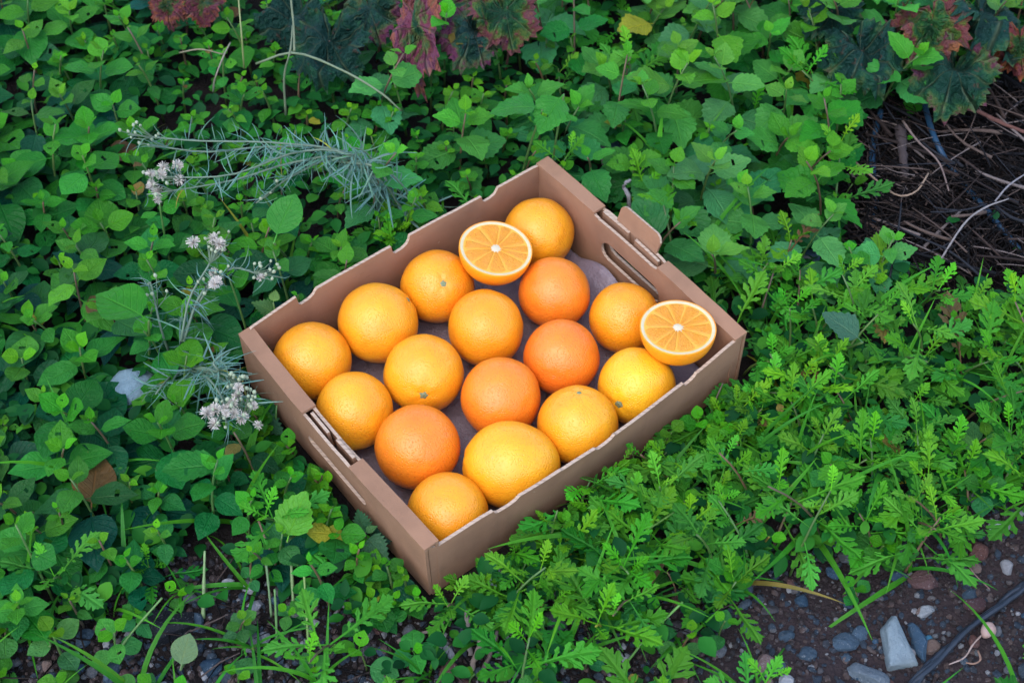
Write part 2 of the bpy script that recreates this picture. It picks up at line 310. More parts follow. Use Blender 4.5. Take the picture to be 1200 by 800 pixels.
def short_wall(sg, gap0, gap1, hole_c, bulge, hole_h=.024):
    """sg = -1 or 1: which end; gap0 > gap1 are the v limits of the cut in the folded top."""
    uo = sg * L / 2; wl = W - 0.0005
    def bow(p): return Vector((p.x + sg * bulge * math.cos(math.pi * p.y / W) * (p.z / H), p.y, p.z))
    wt = empty_part('short_wall', box)
    for nm, u0, top, hole in (('outer_panel', uo - (TH if sg > 0 else 0), H - TH - .0003, slot(hole_c, H - .043, .098, hole_h)), ('inner_panel', uo + TOPW - TH if sg < 0 else uo - TOPW, H - TH - .0003, slot(hole_c, H - .041, .094, .024))):
        dip = 0.005 if nm == 'inner_panel' else 0.0015
        ol = [(-wl / 2, 0.006), (wl / 2, 0.006), (wl / 2, top), (gap0, top), (gap0 - .008, top + TH - dip), (gap1 + .008, top + TH - dip), (gap1, top), (-wl / 2, top)]
        panel(nm, wt, dense(ol, .02), [hole], (u0, 0, 0), (0, 1, 0), (0, 0, 1), TH, bow)
    a, b = min(uo, uo - sg * TOPW) - .0004, max(uo, uo - sg * TOPW) + .0004
    for v0, v1 in ((gap0, wl / 2), (-wl / 2, gap1)):
        panel('top_flap', wt, dense([(a, v0), (b, v0), (b, v1), (a, v1)], .02), [], (0, 0, H - TH), (1, 0, 0), (0, 1, 0), TH, bow, (CARD, CARD))
    for k, (f0, f1, dz) in enumerate(((gap0 - .002, (gap0 + gap1) / 2 + .002, -.004), ((gap0 + gap1) / 2 - .004, gap1 + .002, -.002))):
        uu = uo - sg * (TH + .0035 + .002 * k); panel('lock_flap', wt, dense([(f1, .012), (f0, .012), (f0 - .002, H + dz), (f1 + .004, H + dz - .001)], .02), [slot(hole_c, H - .042, .09, .022)] if False else [], (uu, 0, H * 0.62), (0, 1, 0), (0, 0, .38), TH, bow)
    # folded corner lips where the end panel turns in along the long walls
    return wt
def empty_part(name, parent):
    o = bpy.data.objects.new(name, None); col.objects.link(o); o.parent = parent; o.empty_display_size = .02; return o
short_wall(-1, .115 * W, -.135 * W, -.012, .004, .013)
rw = short_wall(1, .195 * W, -.12 * W, .0, .002)
# locking tab standing up out of the far end wall
tb = [(-.031, 0), (.031, 0), (.031, .017), (.029, .0205), (.025, .0225), (-.023, .0225), (-.028, .020), (-.031, .015)]
panel('locking_tab', rw, tb, [], (L / 2 - .0015, .028 * W, H - .003), (0, 1, 0), Vector((.34, 0, .94)), .0028)
def long_wall(sg, segs, bulge, z0=0.0):
    """segs: top edge as (u, z) points; sg = +1 far wall, -1 near wall."""
    def bow(p): return Vector((p.x, p.y + sg * bulge * math.cos(math.pi * p.x / L) * (p.z / H), p.z))
    pts = [(-L / 2 + TH + .001, z0), (L / 2 - TH - .001, z0)] + segs[::-1]
    v0 = sg * W / 2 + (-.0045 if sg > 0 else .0045); nm = 'long_wall'
    if sg > 0: return panel(nm, box, dense(pts), [], (0, v0 + TH, 0), (1, 0, 0), (0, 0, 1), TH, bow)
    return panel(nm, box, dense(pts), [], (0, v0, 0), (1, 0, 0), (0, 0, 1), TH, bow)
def notch(u0, u1, z, zb, flip=False):
    w_ = u1 - u0; pts = [(u0, z), (u0 + .06 * w_, zb + .003), (u0 + .18 * w_, zb), (u0 + .55 * w_, zb + .0006), (u0 + .8 * w_, zb + .003), (u0 + .93 * w_, zb + .007), (u1, z)]
    return pts if not flip else [(u0 + u1 - x, y) for x, y in reversed(pts)]
uA = -L / 2 + TH + .001
def u_far(px, py): return to_box(at(px, py, H))[0]
n1, n2, n3 = (u_far(346, 352), u_far(370, 337)), (u_far(459, 290), u_far(481, 277)), (u_far(568, 233), u_far(587, 222))
far = [(uA, H - .004), (uA + .01, H + .001)] + notch(n1[0], n1[1], H + .008, H - .006) + notch(n2[0], n2[1], H + .001, H - .012) + notch(n3[0], n3[1], H - .001, H - .011) + [(L / 2 - TH - .02, H - .001), (L / 2 - TH - .001, H - .003)]
far = [p for p in far]; far[8] = (n1[1], H + .002)
long_wall(1, far, .003)
def u_near(px, py): return to_box(at(px, py, H - .006))[0]
m1, m2, m3 = (u_near(580, 600), u_near(612, 580)), (u_near(698, 525), u_near(722, 508)), (u_near(802, 450), u_near(818, 436))
near = [(uA, H - .003), (uA + .012, H - .010)] + notch(m1[0], m1[1], H - .006, H - .0135) + [(u_near(655, 548), H - .007), (u_near(657, 546), H - .0085)] + notch(m2[0], m2[1], H - .0085, H - .014) + notch(m3[0], m3[1], H - .007, H - .013) + [(L / 2 - .03, H - .003), (L / 2 - TH - .001, H - .002)]
long_wall(-1, near, .011)
# paper liner lying on the bottom, its rim curling up along the walls
def make_liner():
    nu, nv = 60, 46; V, F = [], []; lu, lv = L / 2 - .022, W / 2 - .009
    for j in range(nv + 1):
        for i in range(nu + 1):
            u = -lu + 2 * lu * i / nu; v = -lv + 2 * lv * j / nv
            e = min(lu - abs(u), lv - abs(v)); up = max(0, .012 - e) * 1.5 * (0.6 + .8 * noise.noise((u * 14, v * 14, 7)))
            if lu - u < .03 and abs(v) < .09: up = max(up, (0.03 - (lu - u)) * .8 * (.8 + .5 * math.sin(v * 55)))
            V.append((u, v, .0052 + max(0, up) + .0012 * (1 + noise.noise((u * 30, v * 30, 1)))))
    n = nu + 1
    F = [(j * n + i, j * n + i + 1, (j + 1) * n + i + 1, (j + 1) * n + i) for j in range(nv) for i in range(nu)]
    o = put('paper_liner', mesh('paper_liner', V, F, [LINER])); o.rotation_euler.z = YAW
    m = o.modifiers.new('thickness', 'SOLIDIFY'); m.thickness = .0007; m.offset = 1
    return tag(o, 'grey mauve paper liner on the bottom of the box under the oranges', 'liner')
make_liner()

# ------------------------------------------------------------------ oranges
YEL, MID, DEEP, PALE = (0.86, 0.325, 0.012), (0.85, 0.275, 0.010), (0.84, 0.195, 0.014), (0.88, 0.37, 0.014)
ORANGES = [  # centre px, radii px, peel colour, stem end px (None: turned away), lengthening, label
 (632, 273, 41.5, MID, None, 1.0, 'whole orange in the far corner of the box, behind a cut half'),
 (505, 334.5, 43, MID, (512, 331), .98, 'orange whose green stem button faces the camera, beside the far wall'),
 (437.4, 377, 48, YEL, (474, 348), .97, 'large yellow orange with its stem button at the edge facing the far wall'),
 (359.5, 412, 45.8, YEL, None, 1.0, 'smooth orange tucked into the corner by the white flowers'),
 (649.6, 343.5, 43, DEEP, None, .95, 'deep orange one touching the upturned half by the handle hole'),
 (569, 384.5, 46, MID, None, .95, 'orange with a pale scuffed cheek in the middle of the box below the first half'),
 (731.7, 372.5, 41.8, MID, None, 1.0, 'orange with one dark speck, under the edge of the half near the tab wall'),
 (658, 419, 45, DEEP, None, .97, 'deep orange one in the middle, between the speckled orange and the pitted one'),
 (496.6, 438, 47.2, YEL, (497, 464.5), .97, 'yellow orange with its stem button pointing at the viewer, behind the darkest orange'),
 (410.5, 484, 46, YEL, None, .98, 'yellow orange against the slotted end wall'),
 (587, 466, 47.8, DEEP, None, .97, 'pitted reddish orange in the centre of the box'),
 (744.8, 453, 45.7, PALE, (723, 475), .98, 'yellowest orange, with a brown stem scar low on its side, by the near wall'),
 (678, 497.5, 48, YEL, (680, 458), .98, 'orange with a green stem button on top, against the near wall'),
 (485.4, 521, 50, DEEP, None, 1.0, 'darkest orange, scuffed on top, beside the slotted end wall'),
 (600.5, 548, 52, YEL, (549, 541), 1.11, 'long oval orange with its stem button at one tip'),
 (528, 604, 49, YEL, None, .97, 'orange alone in the near corner of the box'),
]
def sphere_mesh(name, r, stretch, seed, nseg=44, nring=28, pole=True):
    V, F, = [], []
    for j in range(nring + 1):
        th = math.pi * j / nring
        for i in range(nseg):
            ph = 2 * math.pi * i / nseg; d = Vector((math.sin(th) * math.cos(ph), math.sin(th) * math.sin(ph), math.cos(th)))
            k = 1 - .045 * math.exp(-(th / .16) ** 2) - .025 * math.exp(-((math.pi - th) / .14) ** 2) + .022 * noise.noise(d * 1.6 + Vector((seed * 3.7, 0, 0))) + .006 * noise.noise(d * 5 + Vector((0, seed, 0)))
            k += .010 * math.exp(-((th - .30) / .2) ** 2) * math.cos(5 * ph + seed)
            V.append(Vector((d.x * k * r, d.y * k * r, d.z * k * r * stretch)))
    for j in range(nring):
        for i in range(nseg):
            a, b, c, d = j * nseg + i, j * nseg + (i + 1) % nseg, (j + 1) * nseg + (i + 1) % nseg, (j + 1) * nseg + i
            if j == 0: F.append((a, d, c))
            elif j == nring - 1: F.append((a, d, b))
            else: F.append((a, d, c, b))
    return mesh(name, V, F, [PEEL])
def calyx_mesh():
    V, F = [(0, 0, .0006)], []; n = 20
    for ring, (rr, z) in enumerate(((.0012, .0016), (.0022, .0009), (.0042, .0001))):
        for k in range(n):
            s = 1 + (0.17 * math.cos(5 * 2 * math.pi * k / n) if ring == 2 else 0); q = 2 * math.pi * k / n; V.append((rr * s * math.cos(q), rr * s * math.sin(q), z))
    F += [(0, 1 + k, 1 + (k + 1) % n) for k in range(n)]
    for ring in range(2):
        for k in range(n): a = 1 + ring * n; F.append((a + k, a + n + k, a + n + (k + 1) % n, a + (k + 1) % n))
    return mesh('stem_button', V, F, [CALYX])
CALYX_ME = calyx_mesh()
balls = []
for i, (x, y, rp, c, stem, st, lab) in enumerate(ORANGES):
    r = .039
    for _ in range(4): p = at(x, y, .0075 + r); r = rp * m_per_px(p)
    balls.append([p, r])
for _ in range(60):                    # settle: neighbours touch instead of cutting into each other, and stay inside the walls
    for i in range(len(balls)):
        for j in range(i):
            d = balls[i][0] - balls[j][0]; need = (balls[i][1] + balls[j][1]) * .975; g = need - d.length
            if g > 0: s = d.normalized() * g * .25; s.z = 0; balls[i][0] += s; balls[j][0] -= s
        u, v = to_box(balls[i][0]); r = balls[i][1]; lu, lv = L / 2 - TOPW - r * .955, W / 2 - (.0045 if v > 0 else .0015) - r * (.975 if i != 14 else .99)
        balls[i][0] += BU * (max(-lu, min(lu, u)) - u) + BV * (max(-lv, min(lv, v)) - v)
for i, (x, y, rp, c, stem, st, lab) in enumerate(ORANGES):
    p, r = balls[i]
    o = empty('orange', p, lab, 'orange', 'whole oranges in the box')
    if stem:
        d = (at(stem[0], stem[1], 0) - CAM).normalized(); ctr = at(x, y, .0075 + r); m = CAM - ctr; b = m.dot(d); disc = b * b - (m.length_squared - (r * .985) ** 2)
        t = -b - math.sqrt(max(disc, 0)); q = (CAM + d * t - ctr).normalized()
    else:
        a = rnd.uniform(0, 6.28); q = Vector((math.cos(a), math.sin(a) + .6, rnd.uniform(-.9, -.2))).normalized()
    o.rotation_mode = 'QUATERNION'; o.rotation_quaternion = q.to_track_quat('Z', 'Y')
    pe = put('peel', sphere_mesh('peel', r, st, i + 1), o); j = lambda s: rnd.uniform(1 - s, 1 + s); pe.color = (c[0], c[1] * j(.07), c[2], 1)
    cb = put('stem_button', CALYX_ME, o, (0, 0, r * st * .957)); cb.scale = (j(.2),) * 3
def half_orange(px, py, rp, z, tilt, lab, seed):
    r = .039
    p = at(px, py, z); r = rp * m_per_px(p); rg = random.Random(seed)
    o = empty('orange_half', p, lab, 'orange half', 'cut orange halves'); o.rotation_euler = tilt
    prof = []; nb = 18
    for k in range(nb): t = math.pi - math.pi * .5 * k / (nb - 1); prof.append((r * math.sin(t) * (1 if k else 0), r * math.cos(t) * .98))
    prof += [(r * .998, .0009), (r * .985, .0013)]; inner = r * .968; prof += [(inner, .0010)]
    def lathe(name, prof, mat, n=64, wob=0):
        V, F = [], []
        for (rr, zz) in prof:
            for k in range(n):
                q = 2 * math.pi * k / n; s = 1 + wob * noise.noise((math.cos(q) * 2, math.sin(q) * 2, seed)); V.append((rr * s * math.cos(q), rr * s * math.sin(q), zz))
        for a in range(len(prof) - 1):
            for k in range(n): F.append((a * n + k, a * n + (k + 1) % n, (a + 1) * n + (k + 1) % n, (a + 1) * n + k))
        return put(name, mesh(name, V, F, [mat]), o)
    pe = lathe('peel', prof, PEEL); pe.color = (*MID, 1)
    lathe('pith', [(inner + .0003, .0008), (r * .935, .0009), (r * .90, .0006), (r * .865, .0001), (r * .84, -.0012)], PITH)
    lathe('membrane', [(r * .885, .0004), (r * .4, .0004), (0.0, .0004)], MEMBR, 40)
    cuts = [0]; n = 11
    for k in range(n): cuts.append(cuts[-1] + rg.uniform(.62, 1.38))
    cuts = [c / cuts[-1] * 2 * math.pi + seed for c in cuts]
    for k in range(n):
        a0, a1 = cuts[k] + .004, cuts[k + 1] - .004; V, F, U = [], [], []; ro = r * rg.uniform(.855, .885); nr, na = 8, 8
        for b in range(nr + 1):
            t = .09 + .91 * b / nr
            for c in range(na + 1):
                s = c / na; g = .5 - abs(s - .5); am = a0 + (a1 - a0) * s; inset = .00035 / max(.003, ro * t)
                am = a0 + inset + (a1 - a0 - 2 * inset) * s; rr = ro * t * (1 - (.05 * (abs(s - .5) * 2) ** 4 if b > nr - 2 else 0))
                zz = .0002 + .0009 * min(1, g * 16) * min(1, (1 - t) * 14) * min(1, (t - .06) * 6) + .00015 * rg.random(); V.append((rr * math.cos(am), rr * math.sin(am), zz)); U.append((k + .002 + s * .996, t))
        for b in range(nr):
            for c in range(na): q = b * (na + 1) + c; F.append((q, q + na + 1, q + na + 2, q + 1))
        put('segment', mesh('segment', V, F, [FLESH], U), o)
    V, F = [(0, 0, .0012)], []; m = 22
    for ring, f in ((0, .085), (1, .16)):
        for k in range(m): q = 2 * math.pi * k / m; rr = r * f * (1 + .28 * ring * math.sin(k * 2.9 + seed) + .1 * rg.random()); V.append((rr * math.cos(q), rr * math.sin(q), .0011 if ring == 0 else .0002))
    F = [(0, 1 + k, 1 + (k + 1) % m) for k in range(m)] + [(1 + k, 1 + m + k, 1 + m + (k + 1) % m, 1 + (k + 1) % m) for k in range(m)]
    put('core', mesh('core', V, F, [CORE]), o)
half_orange(581, 291.5, 43.6, .089, (R(-1), R(8), 0), 'halved orange, cut side up, perched on whole ones next to the far wall', 1)
half_orange(794.5, 384, 45.0, .1, (R(-5), R(2), 0.4), 'halved orange, cut side up, in the corner of the box nearest the feathery weeds', 2)

# ------------------------------------------------------------------ leaf blades (shared by all plants): base at the origin, along +Y, length 1
def blade(rows, cols, width, fold, arch, teeth=0.0, petiole=0.12, wave=0.0, seed=0, tip=1.0, mat=None, name='leaf_blade'):
    """width(t) is the half width; the petiole is a thin strip before the blade."""
    V, F, U = [], [], []; rg = random.Random(seed); sk = rg.uniform(-.05, .05)
    P = petiole
    for j in range(rows + 1):
        t = j / rows; hw = width(t)
        if teeth and 0 < j < rows: hw *= 1 + (teeth if j % 2 else -teeth * .5)
        if t in (0, 1): hw = max(hw, .006)
        for i in range(cols + 1):
            s = -1 + 2 * i / cols; x = s * hw + sk * t * t; y = P + (1 - P) * (t + (teeth * .25 * abs(s) if teeth and j % 2 else 0) - .05 * abs(s) * max(0, .5 - t) * (hw > .06))
            z = fold * abs(s) ** 1.4 * hw - arch * t * t + wave * math.sin(t * 9 + seed + s) * abs(s) * hw + .006 * rg.uniform(-1, 1) * (hw > .08)
            V.append((x, y, z + P * .25)); U.append((.5 + .5 * s, t))
    n = cols + 1
    F = [(j * n + i, j * n + i + 1, (j + 1) * n + i + 1, (j + 1) * n + i) for j in range(rows) for i in range(cols)]
    if seed % 5 == 4: F = [f for i, f in enumerate(F) if i not in (rows // 2 * cols + 1 + seed % 2,)]
    b = len(V)
    for x, y, z in ((-.013, 0, 0), (.013, 0, 0), (.011, P + .03, P * .25 + .004), (-.011, P + .03, P * .25 + .004)): V.append((x, y, z)); U.append((.5, 0))
    F.append((b, b + 1, b + 2, b + 3))
    return mesh(name, V, F, [mat or LEAF], U)
def ovate(wm, peak=.38, pw=1.0):
    k = math.log(.5) / math.log(peak)
    def f(t): return wm * max(0.0, math.sin(math.pi * t ** k)) ** (.80 + .12 * pw * t) * (1 - .16 * pw * max(0, t - .6) ** .8)
    return f
def feather_leaf(seed):
    """deeply cut leaf: a winged rib with toothed side lobes and a three-pointed end lobe"""
    rg = random.Random(seed); V, F, U = [], [], []; arch, sk = rg.uniform(.12, .38), rg.uniform(-.08, .08)
    def add(pts):
        b = len(V)
        for x, y in pts:
            V.append((x + sk * y * y, y, -arch * y * y * .9 + .10 * abs(x) + .02 * math.sin(9 * y + seed) + .012 * rg.uniform(-1, 1))); U.append((.5 + x, min(1, max(0, y))))
        F.append(tuple(range(b, len(V))))
    rib = [(0, .012), (.3, .015), (.45, .024), (.6, .036), (.75, .050), (.86, .055)]
    for (y0, w0), (y1, w1) in zip(rib, rib[1:]): add([(-w0, y0), (w0, y0), (w1, y1), (-w1, y1)])
    n = 4
    for k in range(n):
        for s in (-1, 1):
            y = .34 + .125 * k + .025 * s + rg.uniform(-.015, .015); ln = (.10, .18, .24, .21)[k] * rg.uniform(.85, 1.15); dy = (.6, .7, .85, 1.1)[k]
            a = math.atan2(dy, s); ca, sa = math.cos(a), math.sin(a); nx_, ny_ = -sa, ca
            def q(l, o): return (ca * l + nx_ * o, y + sa * l + ny_ * o)
            w_ = (.018, .026, .034, .038)[k]; add([q(0, -w_ * .9), q(ln * .5, -w_ * .8), q(ln * .66, -w_ * 1.55), q(ln * .78, -w_ * 1.0), q(ln, -w_ * .6), q(ln * 1.06, 0), q(ln, w_ * .6), q(ln * .80, w_ * 1.0), q(ln * .70, w_ * 1.55), q(ln * .5, w_ * .85), q(0, w_ * .9)])
    w_ = .055; add([(-w_, .83), (w_, .83), (.085, .89), (.13, .955), (.075, .95), (.06, 1.0), (.03, 1.0), (0, 1.05), (-.03, 1.0), (-.06, 1.0), (-.075, .95), (-.13, .955), (-.085, .89)])
    me = mesh('lobed_leaf_blade', V, F, [FEATHER], U)
    bm = bmesh.new(); bm.from_mesh(me)
    for f in bm.faces:
        if f.normal.z < 0: f.normal_flip()
    bm.to_mesh(me); bm.free(); return me
def grass_blade(seed, arch):
    rg = random.Random(seed); V, F, U = [], [], []; n = 9; bx_ = rg.uniform(-.25, .25)
    for j in range(n + 1):
        t = j / n; a = arch * t; y = math.sin(a) / arch if arch else t; z = (1 - math.cos(a)) / arch if arch else 0; hw = .021 * (1 - t ** 2.2) * min(1, .6 + t * 2) + .001
        for s in (-1, 0, 1): V.append((s * hw + bx_ * t * t * .5, y, -z + (.25 * hw * abs(s)))); U.append((.5 + .5 * s, t))
    F = [(j * 3 + i, j * 3 + i + 1, j * 3 + i + 4, j * 3 + i + 3) for j in range(n) for i in range(2)]
    return mesh('grass_blade', V, F, [GRASSM], U)
def linear_leaf(seed):
    rg = random.Random(seed); V, F, U = [], [], []; n = 5; b1, b2 = rg.uniform(-.6, .6), rg.uniform(-.2, .7)
    for j in range(n + 1):
        t = j / n; hw = .025 * math.sin(math.pi * min(.96, t * .85 + .1)) + .003
        for s in (-1, 1): V.append((s * hw + b1 * t * t, t, -b2 * t * t)); U.append((.5 + .5 * s, t))
    F = [(2 * j, 2 * j + 1, 2 * j + 3, 2 * j + 2) for j in range(n)]
    return mesh('narrow_leaf_blade', V, F, [GREYLEAF], U)
BLADES = {
 'ovate': [blade(10, 4, ovate(.29 + .03 * (k % 3), .40, 1.2), .24 - .16 * (k % 2), .02 + .07 * (k % 4), 0, .13, .12, k) for k in range(10)],
 'round': [blade(9, 4, ovate(.36 + .03 * (k % 3), .47, .3), .10 + .1 * (k % 2), .02 + .06 * (k % 3), 0, .16, .1, 20 + k) for k in range(8)],
 'serrate': [blade(14, 4, ovate(.32 + .025 * (k % 3), .40, 1.0), .18, .04 + .07 * (k % 4), .09, .14, .14, 40 + k) for k in range(10)],
 'nettle': [blade(16, 4, ovate(.29 + .02 * (k % 3), .30, 1.2), .30, .06 + .10 * (k % 3), .22, .10, .15, 60 + k) for k in range(6)],
 'feather': [feather_leaf(80 + k) for k in range(12)],
 'grass': [grass_blade(100 + k, .4 + .32 * (k % 5)) for k in range(10)],
 'linear': [linear_leaf(120 + k) for k in range(10)],
}
def jit(c, s=.22):
    if rnd.random() < .012: c = rnd.choice(((0.26, 0.24, 0.02), (0.20, 0.15, 0.03), (0.12, 0.07, 0.025)))
    k = rnd.uniform(1 - s, 1 + s); return (c[0] * k * rnd.uniform(.85, 1.2), c[1] * k, c[2] * k * rnd.uniform(.85, 1.2), 1)
def lerp(a, b, t): return tuple(x + (y - x) * t for x, y in zip(a, b))
def leaf(parent, base, kind, p, az, pitch, roll, size, color, guard=True, name='leaf'):
    """p is local to the plant's base; leaves that would run into the box are not grown."""
    if guard:
        d = Vector((-math.sin(az) * math.cos(pitch), math.cos(az) * math.cos(pitch), math.sin(pitch)))
        for t in (.15, .6, 1.0):
            q = base + Vector(p) + d * size * t; g = box_gap(q)
            if g < (.008 if in_front(q) else .012 if abs(to_box(q)[1]) > W / 2 else .026) and q.z < H + .06: return None
            if g < .004: return None
            if in_front(q) and g < .15 and q.z > .048 + 1.1 * g and not (g > .05 and rnd.random() < .1): return None
    o = bpy.data.objects.new(name, rnd.choice(BLADES[kind])); col.objects.link(o); o.parent = parent; o.location = p
    o.rotation_mode = 'YXZ'; o.rotation_euler = (pitch, roll, az); o.scale = (size * rnd.uniform(.88, 1.12), size, size); o.color = color; return o
RELABEL = []
STEM_G, STEM_R = (0.09, 0.17, 0.04, 1), (0.14, 0.09, 0.05, 1)

def stem_obj(parent, pts, r0, r1, color, n=5, name='stem'):
    V, F = tube(pts, [r0 + (r1 - r0) * i / (len(pts) - 1) for i in range(len(pts))], n); o = put(name, mesh(name, V, F, [STEM]), parent); o.color = color; return o
def weed(name, base, h, nodes, size, kind, young, old, label, group, opposite=True, tipsize=.35, lean=.25, pitch_top=42, pitch_low=2, cat='weed', guard=True, aim=None):
    root = empty(name, base, label, cat, group); a = rnd.uniform(0, 6.28) if aim is None else aim; ln = h * rnd.uniform(.3, 1.0) * lean
    top = Vector((math.cos(a) * ln, math.sin(a) * ln, h)); pts = [Vector((0, 0, -.004)), Vector((top.x * .2, top.y * .2, h * .4)), Vector((top.x * .55, top.y * .55, h * .75)), top]
    pts = spline(pts, 6); n_ok = 0; tv = rnd.uniform(.78, 1.2); tint = (tv * rnd.uniform(.7, 1.45), tv, tv * rnd.uniform(.6, 1.6)); dark_kind = old is O2; young = tuple(a_ * b_ for a_, b_ in zip(young, tint)); old = tuple(a_ * b_ for a_, b_ in zip(old, tint))
    az = rnd.uniform(0, 6.28)
    for k in range(nodes):
        t = 1 - k / max(1, nodes - 1) * .72; x = t * 5; i = min(4, int(x)); p = pts[i].lerp(pts[i + 1], x - i)
        f = k / max(1, nodes - 1); sz = size * (tipsize + (1 - tipsize) * min(1, f * 1.7)) * rnd.uniform(.85, 1.15); pit = R(pitch_top + (pitch_low - pitch_top) * min(1, f * 1.5)) + rnd.uniform(-.22, .22)
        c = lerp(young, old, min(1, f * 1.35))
        for s in ((0, math.pi) if opposite else (0,)):
            if k > nodes - 2 and rnd.random() < .15: continue
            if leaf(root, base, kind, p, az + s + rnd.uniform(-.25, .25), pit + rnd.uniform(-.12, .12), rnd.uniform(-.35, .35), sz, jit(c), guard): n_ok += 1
        az += (math.pi / 2 if opposite else 2.4) + rnd.uniform(-.2, .2)
    if not n_ok: bpy.data.objects.remove(root); return None
    if group: RELABEL.append((root, {'broad_weed': 'dark broad weed' if dark_kind else 'broad oval weed', 'small_weed': 'small-leaved weed', 'toothed_weed': 'pale toothed weed', 'feathery_weed': 'feathery lobed weed', 'round_seedling': 'round-leaved seedling'}[name], base + top * .8))
    stem_obj(root, pts, .0016 if h > .04 else .001, .0009 if h > .04 else .0006, jit(STEM_G if rnd.random() < .6 else STEM_R)); return root
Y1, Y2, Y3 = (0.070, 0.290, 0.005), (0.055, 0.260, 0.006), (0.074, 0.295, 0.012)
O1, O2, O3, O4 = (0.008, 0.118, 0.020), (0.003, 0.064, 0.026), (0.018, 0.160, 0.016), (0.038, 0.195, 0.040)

# ------------------------------------------------------------------ where each kind of plant grows (in the picture's frame, read off the ground)
def inside(poly, x, y):
    r = False; n = len(poly)
    for i in range(n):
        (x1, y1), (x2, y2) = poly[i], poly[(i + 1) % n]
        if (y1 > y) != (y2 > y) and x < (x2 - x1) * (y - y1) / (y2 - y1) + x1: r = not r
    return r
TWIGS = [(975, 175), (1005, 120), (1090, 100), (1140, 50), (1330, 20), (1330, 345), (1190, 345), (1065, 330), (990, 285)]
BARE_R = [(880, 670), (975, 630), (1040, 640), (1085, 615), (1135, 600), (1200, 575), (1330, 545), (1330, 900), (800, 900), (820, 760)]
BARE_L = [(-100, 730), (70, 712), (150, 690), (210, 650), (290, 660), (330, 690), (390, 740), (440, 760), (440, 900), (-100, 900)]
SPARSE = [(330, 690), (480, 690), (560, 720), (640, 690), (760, 690), (860, 690), (850, 900), (360, 900)]
def zone(x, y):
    if inside(TWIGS, x, y): return 'twigs'
    if inside(BARE_R, x, y): return 'bare_r'
    if inside(BARE_L, x, y): return 'bare_l'
    if inside(SPARSE, x, y): return 'sparse'
    if y < 330 and x > 655 - (y - 60) * .1 and x < 1060: return 'tall'
    if y < 250 and x >= 425: return 'small_mid' if x < 800 else 'tall'
    if y < 300 and 195 < x < 470: return 'small_back'
    if x < 420 and y < 590 or (x < 200 and y < 640): return 'carpet'
    if x < 520 and y >= 560: return 'front_l'
    return 'feather'
AVOID = [(at(158, 492, .02), .045), (at(204, 765, .01), .045), (at(1130, 760, .01), .04), (at(1070, 770, .01), .05), (at(1180, 720, .01), .04), (at(1100, 720, .01), .05)]
def scatter(dmin, wanted, margin=70, tries=14000, seed=1, avoid=AVOID):
    """Poisson-disc points on the ground within the view (and a little beyond); wanted(zone) -> None or spacing factor."""
    rg = random.Random(seed); pts = []; cell = {}
    for _ in range(tries):
        px, py = rg.uniform(-margin, 1200 + margin), rg.uniform(-margin * 1.5, 800 + margin); k = wanted(zone(px, py))
        if not k: continue
        p = at(px, py, .045); p.z = 0
        if box_gap(p) < .012: continue
        d = dmin * k; c = (int(p.x // .08), int(p.y // .08)); ok = True
        for ax in (-1, 0, 1):
            for ay in (-1, 0, 1):
                for q, dq in cell.get((c[0] + ax, c[1] + ay), ()):
                    if (q.x - p.x) ** 2 + (q.y - p.y) ** 2 < min(d, dq) ** 2: ok = False; break
        if ok and all((q.x - p.x) ** 2 + (q.y - p.y) ** 2 > r * r for q, r in avoid):
            p.z = soil_z(p.x, p.y); cell.setdefault(c, []).append((p, d)); pts.append((p, px, py))
    return pts
def limit(p, h):                      # trodden low right in front of the box
    g = box_gap(p); return min(h, .036 + .8 * g) if in_front(p) else h

# -- broad weeds of the carpet beside the slotted end wall
G_CARPET = 'broad-leaved weeds of the carpet beside the slotted end of the box'
for p, px, py in scatter(.043, lambda z: {'carpet': 1.0, 'front_l': 1.25, 'small_back': 2.2}.get(z), seed=3):
    z = zone(px, py); h = limit(p, rnd.uniform(.055, .12)); big = px < 150 and rnd.random() < .7 or rnd.random() < .25
    lab = {'carpet': 'broad oval-leaved green weed in the carpet beside the slotted box end', 'front_l': 'broad oval-leaved weed at the carpet edge above the gravel below the slotted end', 'small_back': 'larger oval-leaved weed poking through the small-leaved patch by the grey plant'}[z]
    weed('broad_weed', p, h, rnd.choice((4, 5, 5)), (rnd.uniform(.044, .062) if big else rnd.uniform(.028, .043)) * (.85 if z == 'front_l' else 1), 'ovate' if rnd.random() < .72 else 'round', Y2, O2 if px < 140 and rnd.random() < .5 else (O2 if rnd.random() < .2 else O1 if rnd.random() < .6 else O3), lab, {'carpet': G_CARPET, 'front_l': 'broad weeds at the carpet edge above the gravel', 'small_back': 'larger oval weeds in the small-leaved patch'}[z])
# -- small-leaved weeds
for p, px, py in scatter(.036, lambda z: {'small_mid': .95, 'small_back': 1.0, 'carpet': 1.75, 'front_l': 1.35, 'tall': 1.9}.get(z), seed=5):
    z = zone(px, py); h = limit(p, rnd.uniform(.04, .085))
    lab, grp = {'small_mid': ('small bright-leaved weed in the patch behind the far wall of the box', 'small bright weeds behind the far wall'), 'small_back': ('small-leaved weed in the patch under the grey narrow-leaved plant', 'small weeds around the grey plant'),
      'carpet': ('small rounded-leaved weed among the broad weeds beside the slotted end', 'small weeds among the broad carpet'), 'front_l': ('small rounded-leaved weed low down below the slotted end wall', 'small weeds below the slotted end'), 'tall': ('small-leaved weed at the foot of the toothed-leaved plants', 'small weeds under the toothed plants')}[z]
    weed('small_weed', p, h, rnd.choice((4, 5, 5, 6)), rnd.uniform(.017, .027), rnd.choice(('ovate', 'round', 'ovate')), Y1, O3 if z != 'carpet' else O1, lab, grp, tipsize=.45, pitch_top=35)
